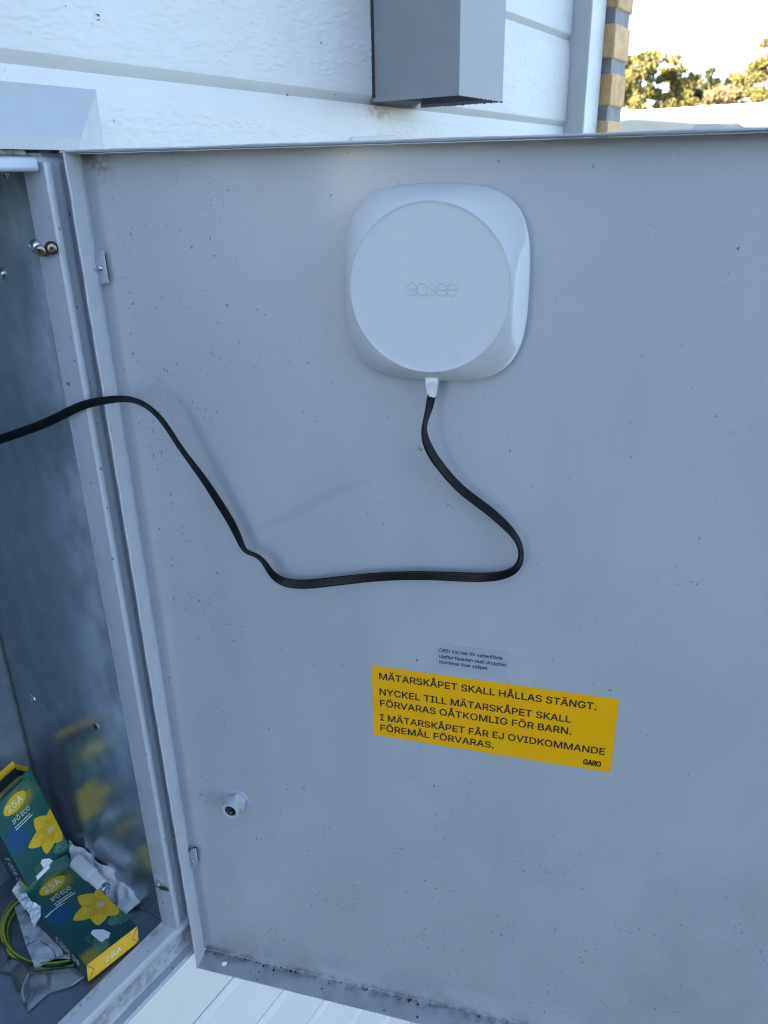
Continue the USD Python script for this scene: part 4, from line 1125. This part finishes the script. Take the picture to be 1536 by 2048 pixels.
# crumpled white paper against the side panel
nrm = np.array([-0.80, -0.25, 0.55]); nrm /= np.linalg.norm(nrm)
po = np.array([-0.040, 0.085, 0.068]); ax_ = np.cross([0, 0, 1.0], nrm); ax_ /= np.linalg.norm(ax_); ay_ = np.cross(nrm, ax_)


def on_sheet(pxs):
    q = [at(x, y, nrm, po @ nrm) - po for x, y in pxs]
    return Polygon([(a @ ax_, a @ ay_) for a in q]).buffer(0)


pp = on_sheet([(134, 1682), (165, 1700), (203, 1729), (236, 1733), (262, 1764), (283, 1801), (258, 1824), (268, 1842), (240, 1838), (205, 1800), (150, 1760)])
pm = crumple(pp, 0.0005, 0.0090, 42, 9, 0.003)
tag(part('crumpled_paper', moved(pm, frame(po, ax_, ay_, nrm)), M['paper'], smooth=30), 'crumpled white paper with dirty edges behind the white fuse', 'paper')
rim = np.array(pp.exterior.coords); rim3 = po + rim[:, :1] * ax_ + rim[:, 1:] * ay_ + nrm * 0.0006

# printed leaflet under the fallen carton
lf = Polygon([tuple(at(x, y, (0, 0, 1), 0.066)[:2]) for x, y in ((28, 1812), (44, 1800), (80, 1850), (130, 1880), (142, 1922), (108, 1916), (70, 1936), (52, 1890))]).buffer(0)
lm = crumple(lf, 0.0004, 0.0045, 40, 3, 0.004)
leaf_ = thing('printed_leaflet', 'creased grey white paper slip with black dashes left of the fallen carton', 'leaflet', (-0.11, 0.06, ZF))
part('sheet', moved(lm, frame([0, 0, 0.0655], [1, 0, 0], [0, 1, 0], [0, 0, 1])), M['leaflet'], leaf_, smooth=25)


def on_leaf(x, y): return at(x, y, (0, 0, 1), 0.0705)


dsh = []
for a, b in (((50, 1893), (73, 1880)), ((82, 1882), (108, 1900)), ((108, 1900), (112, 1918))):
    A_, B_ = on_leaf(*a), on_leaf(*b)
    for k in range(5):
        dsh.append(cyl(A_ + (B_ - A_) * (k / 5), A_ + (B_ - A_) * (k / 5 + 0.1), 0.00045, n=6))
part('dash_print', cat_(*dsh), M['ink'], leaf_)
for k in range(3):
    A_, B_ = on_leaf(66, 1914 + 5 * k), on_leaf(100, 1905 + 4 * k)
    part('fine_print', cat_(*[cyl(A_ + (B_ - A_) * (j / 9), A_ + (B_ - A_) * (j / 9 + 0.07), 0.0002, n=5) for j in range(9)]), M['ink'], leaf_)

# coil of green and yellow earth wire
coil = thing('earth_wire_coil', 'coil of green and yellow striped wire on the cabinet floor', 'wire', (-0.095, 0.095, ZF))
sx, sy, RX, RY = -0.0885, 0.0940, 0.0370, 0.0500
for turn, (dr0, dz0) in enumerate(((0.0, 0.0022), (-0.0030, 0.0030), (-0.0012, 0.0062), (0.0022, 0.0055))):
    t_ = np.linspace(0, 2 * np.pi, 90, endpoint=False)
    rr = dr0 + 0.0012 * np.sin(2 * t_ + turn * 1.7)
    ring = np.stack([sx + (RX + rr) * np.cos(t_), np.minimum(sy + (RY + rr) * np.sin(t_), YB - 0.004), ZF + dz0 + 0.0008 * np.sin(3 * t_ + turn) + 0.0006], 1)
    ring[:, 0] = np.minimum(ring[:, 0], XI - 0.004)
    part('green_insulation', tube(ring, 0.0012, 10, True), M['wire_green'], coil, smooth=True)
    part('yellow_stripe', tube(ring, 0.00125, 6, True, (0.8 + turn * 1.1, 2.9 + turn * 1.1)), M['wire_yellow'], coil, smooth=True)

# thin clear bag around the coil
bp = [(-40, 1850), (5, 1860), (30, 1905), (70, 1925), (120, 1930), (165, 1925), (178, 1945), (140, 1972), (95, 1985), (55, 2022), (36, 1990), (20, 1945), (-40, 1935)]
bpoly = Polygon([tuple(at(x, y, (0, 0, 1), ZF + 0.003)[:2]) for x, y in bp]).buffer(0)
bm = trimesh.creation.extrude_polygon(bpoly, 0.0003, engine='earcut').subdivide_to_size(0.0035, max_iter=14)
inner = np.array([bpoly.exterior.distance(Point(x, y)) for x, y in bm.vertices[:, :2]])
qq = bm.vertices.copy(); qq[:, 2] = 0
bm.vertices[:, 2] += ZF + 0.0012 + 0.0085 * np.clip(inner / 0.02, 0, 1) ** 0.6 + (np.abs(meshkit.fbm(qq * 45, 2, 8) * 2 - 1) * 0.012 - 0.001) * np.clip(inner / 0.012, 0.12, 1)
bm.vertices[:, 2] = np.maximum(bm.vertices[:, 2], ZF + 0.0005)
bm.vertices[:, 0] = np.minimum(bm.vertices[:, 0], XI - 0.002)
tag(part('plastic_bag', bm, M['bag'], smooth=40), 'thin clear plastic bag holding the wire coil on the cabinet floor', 'bag')
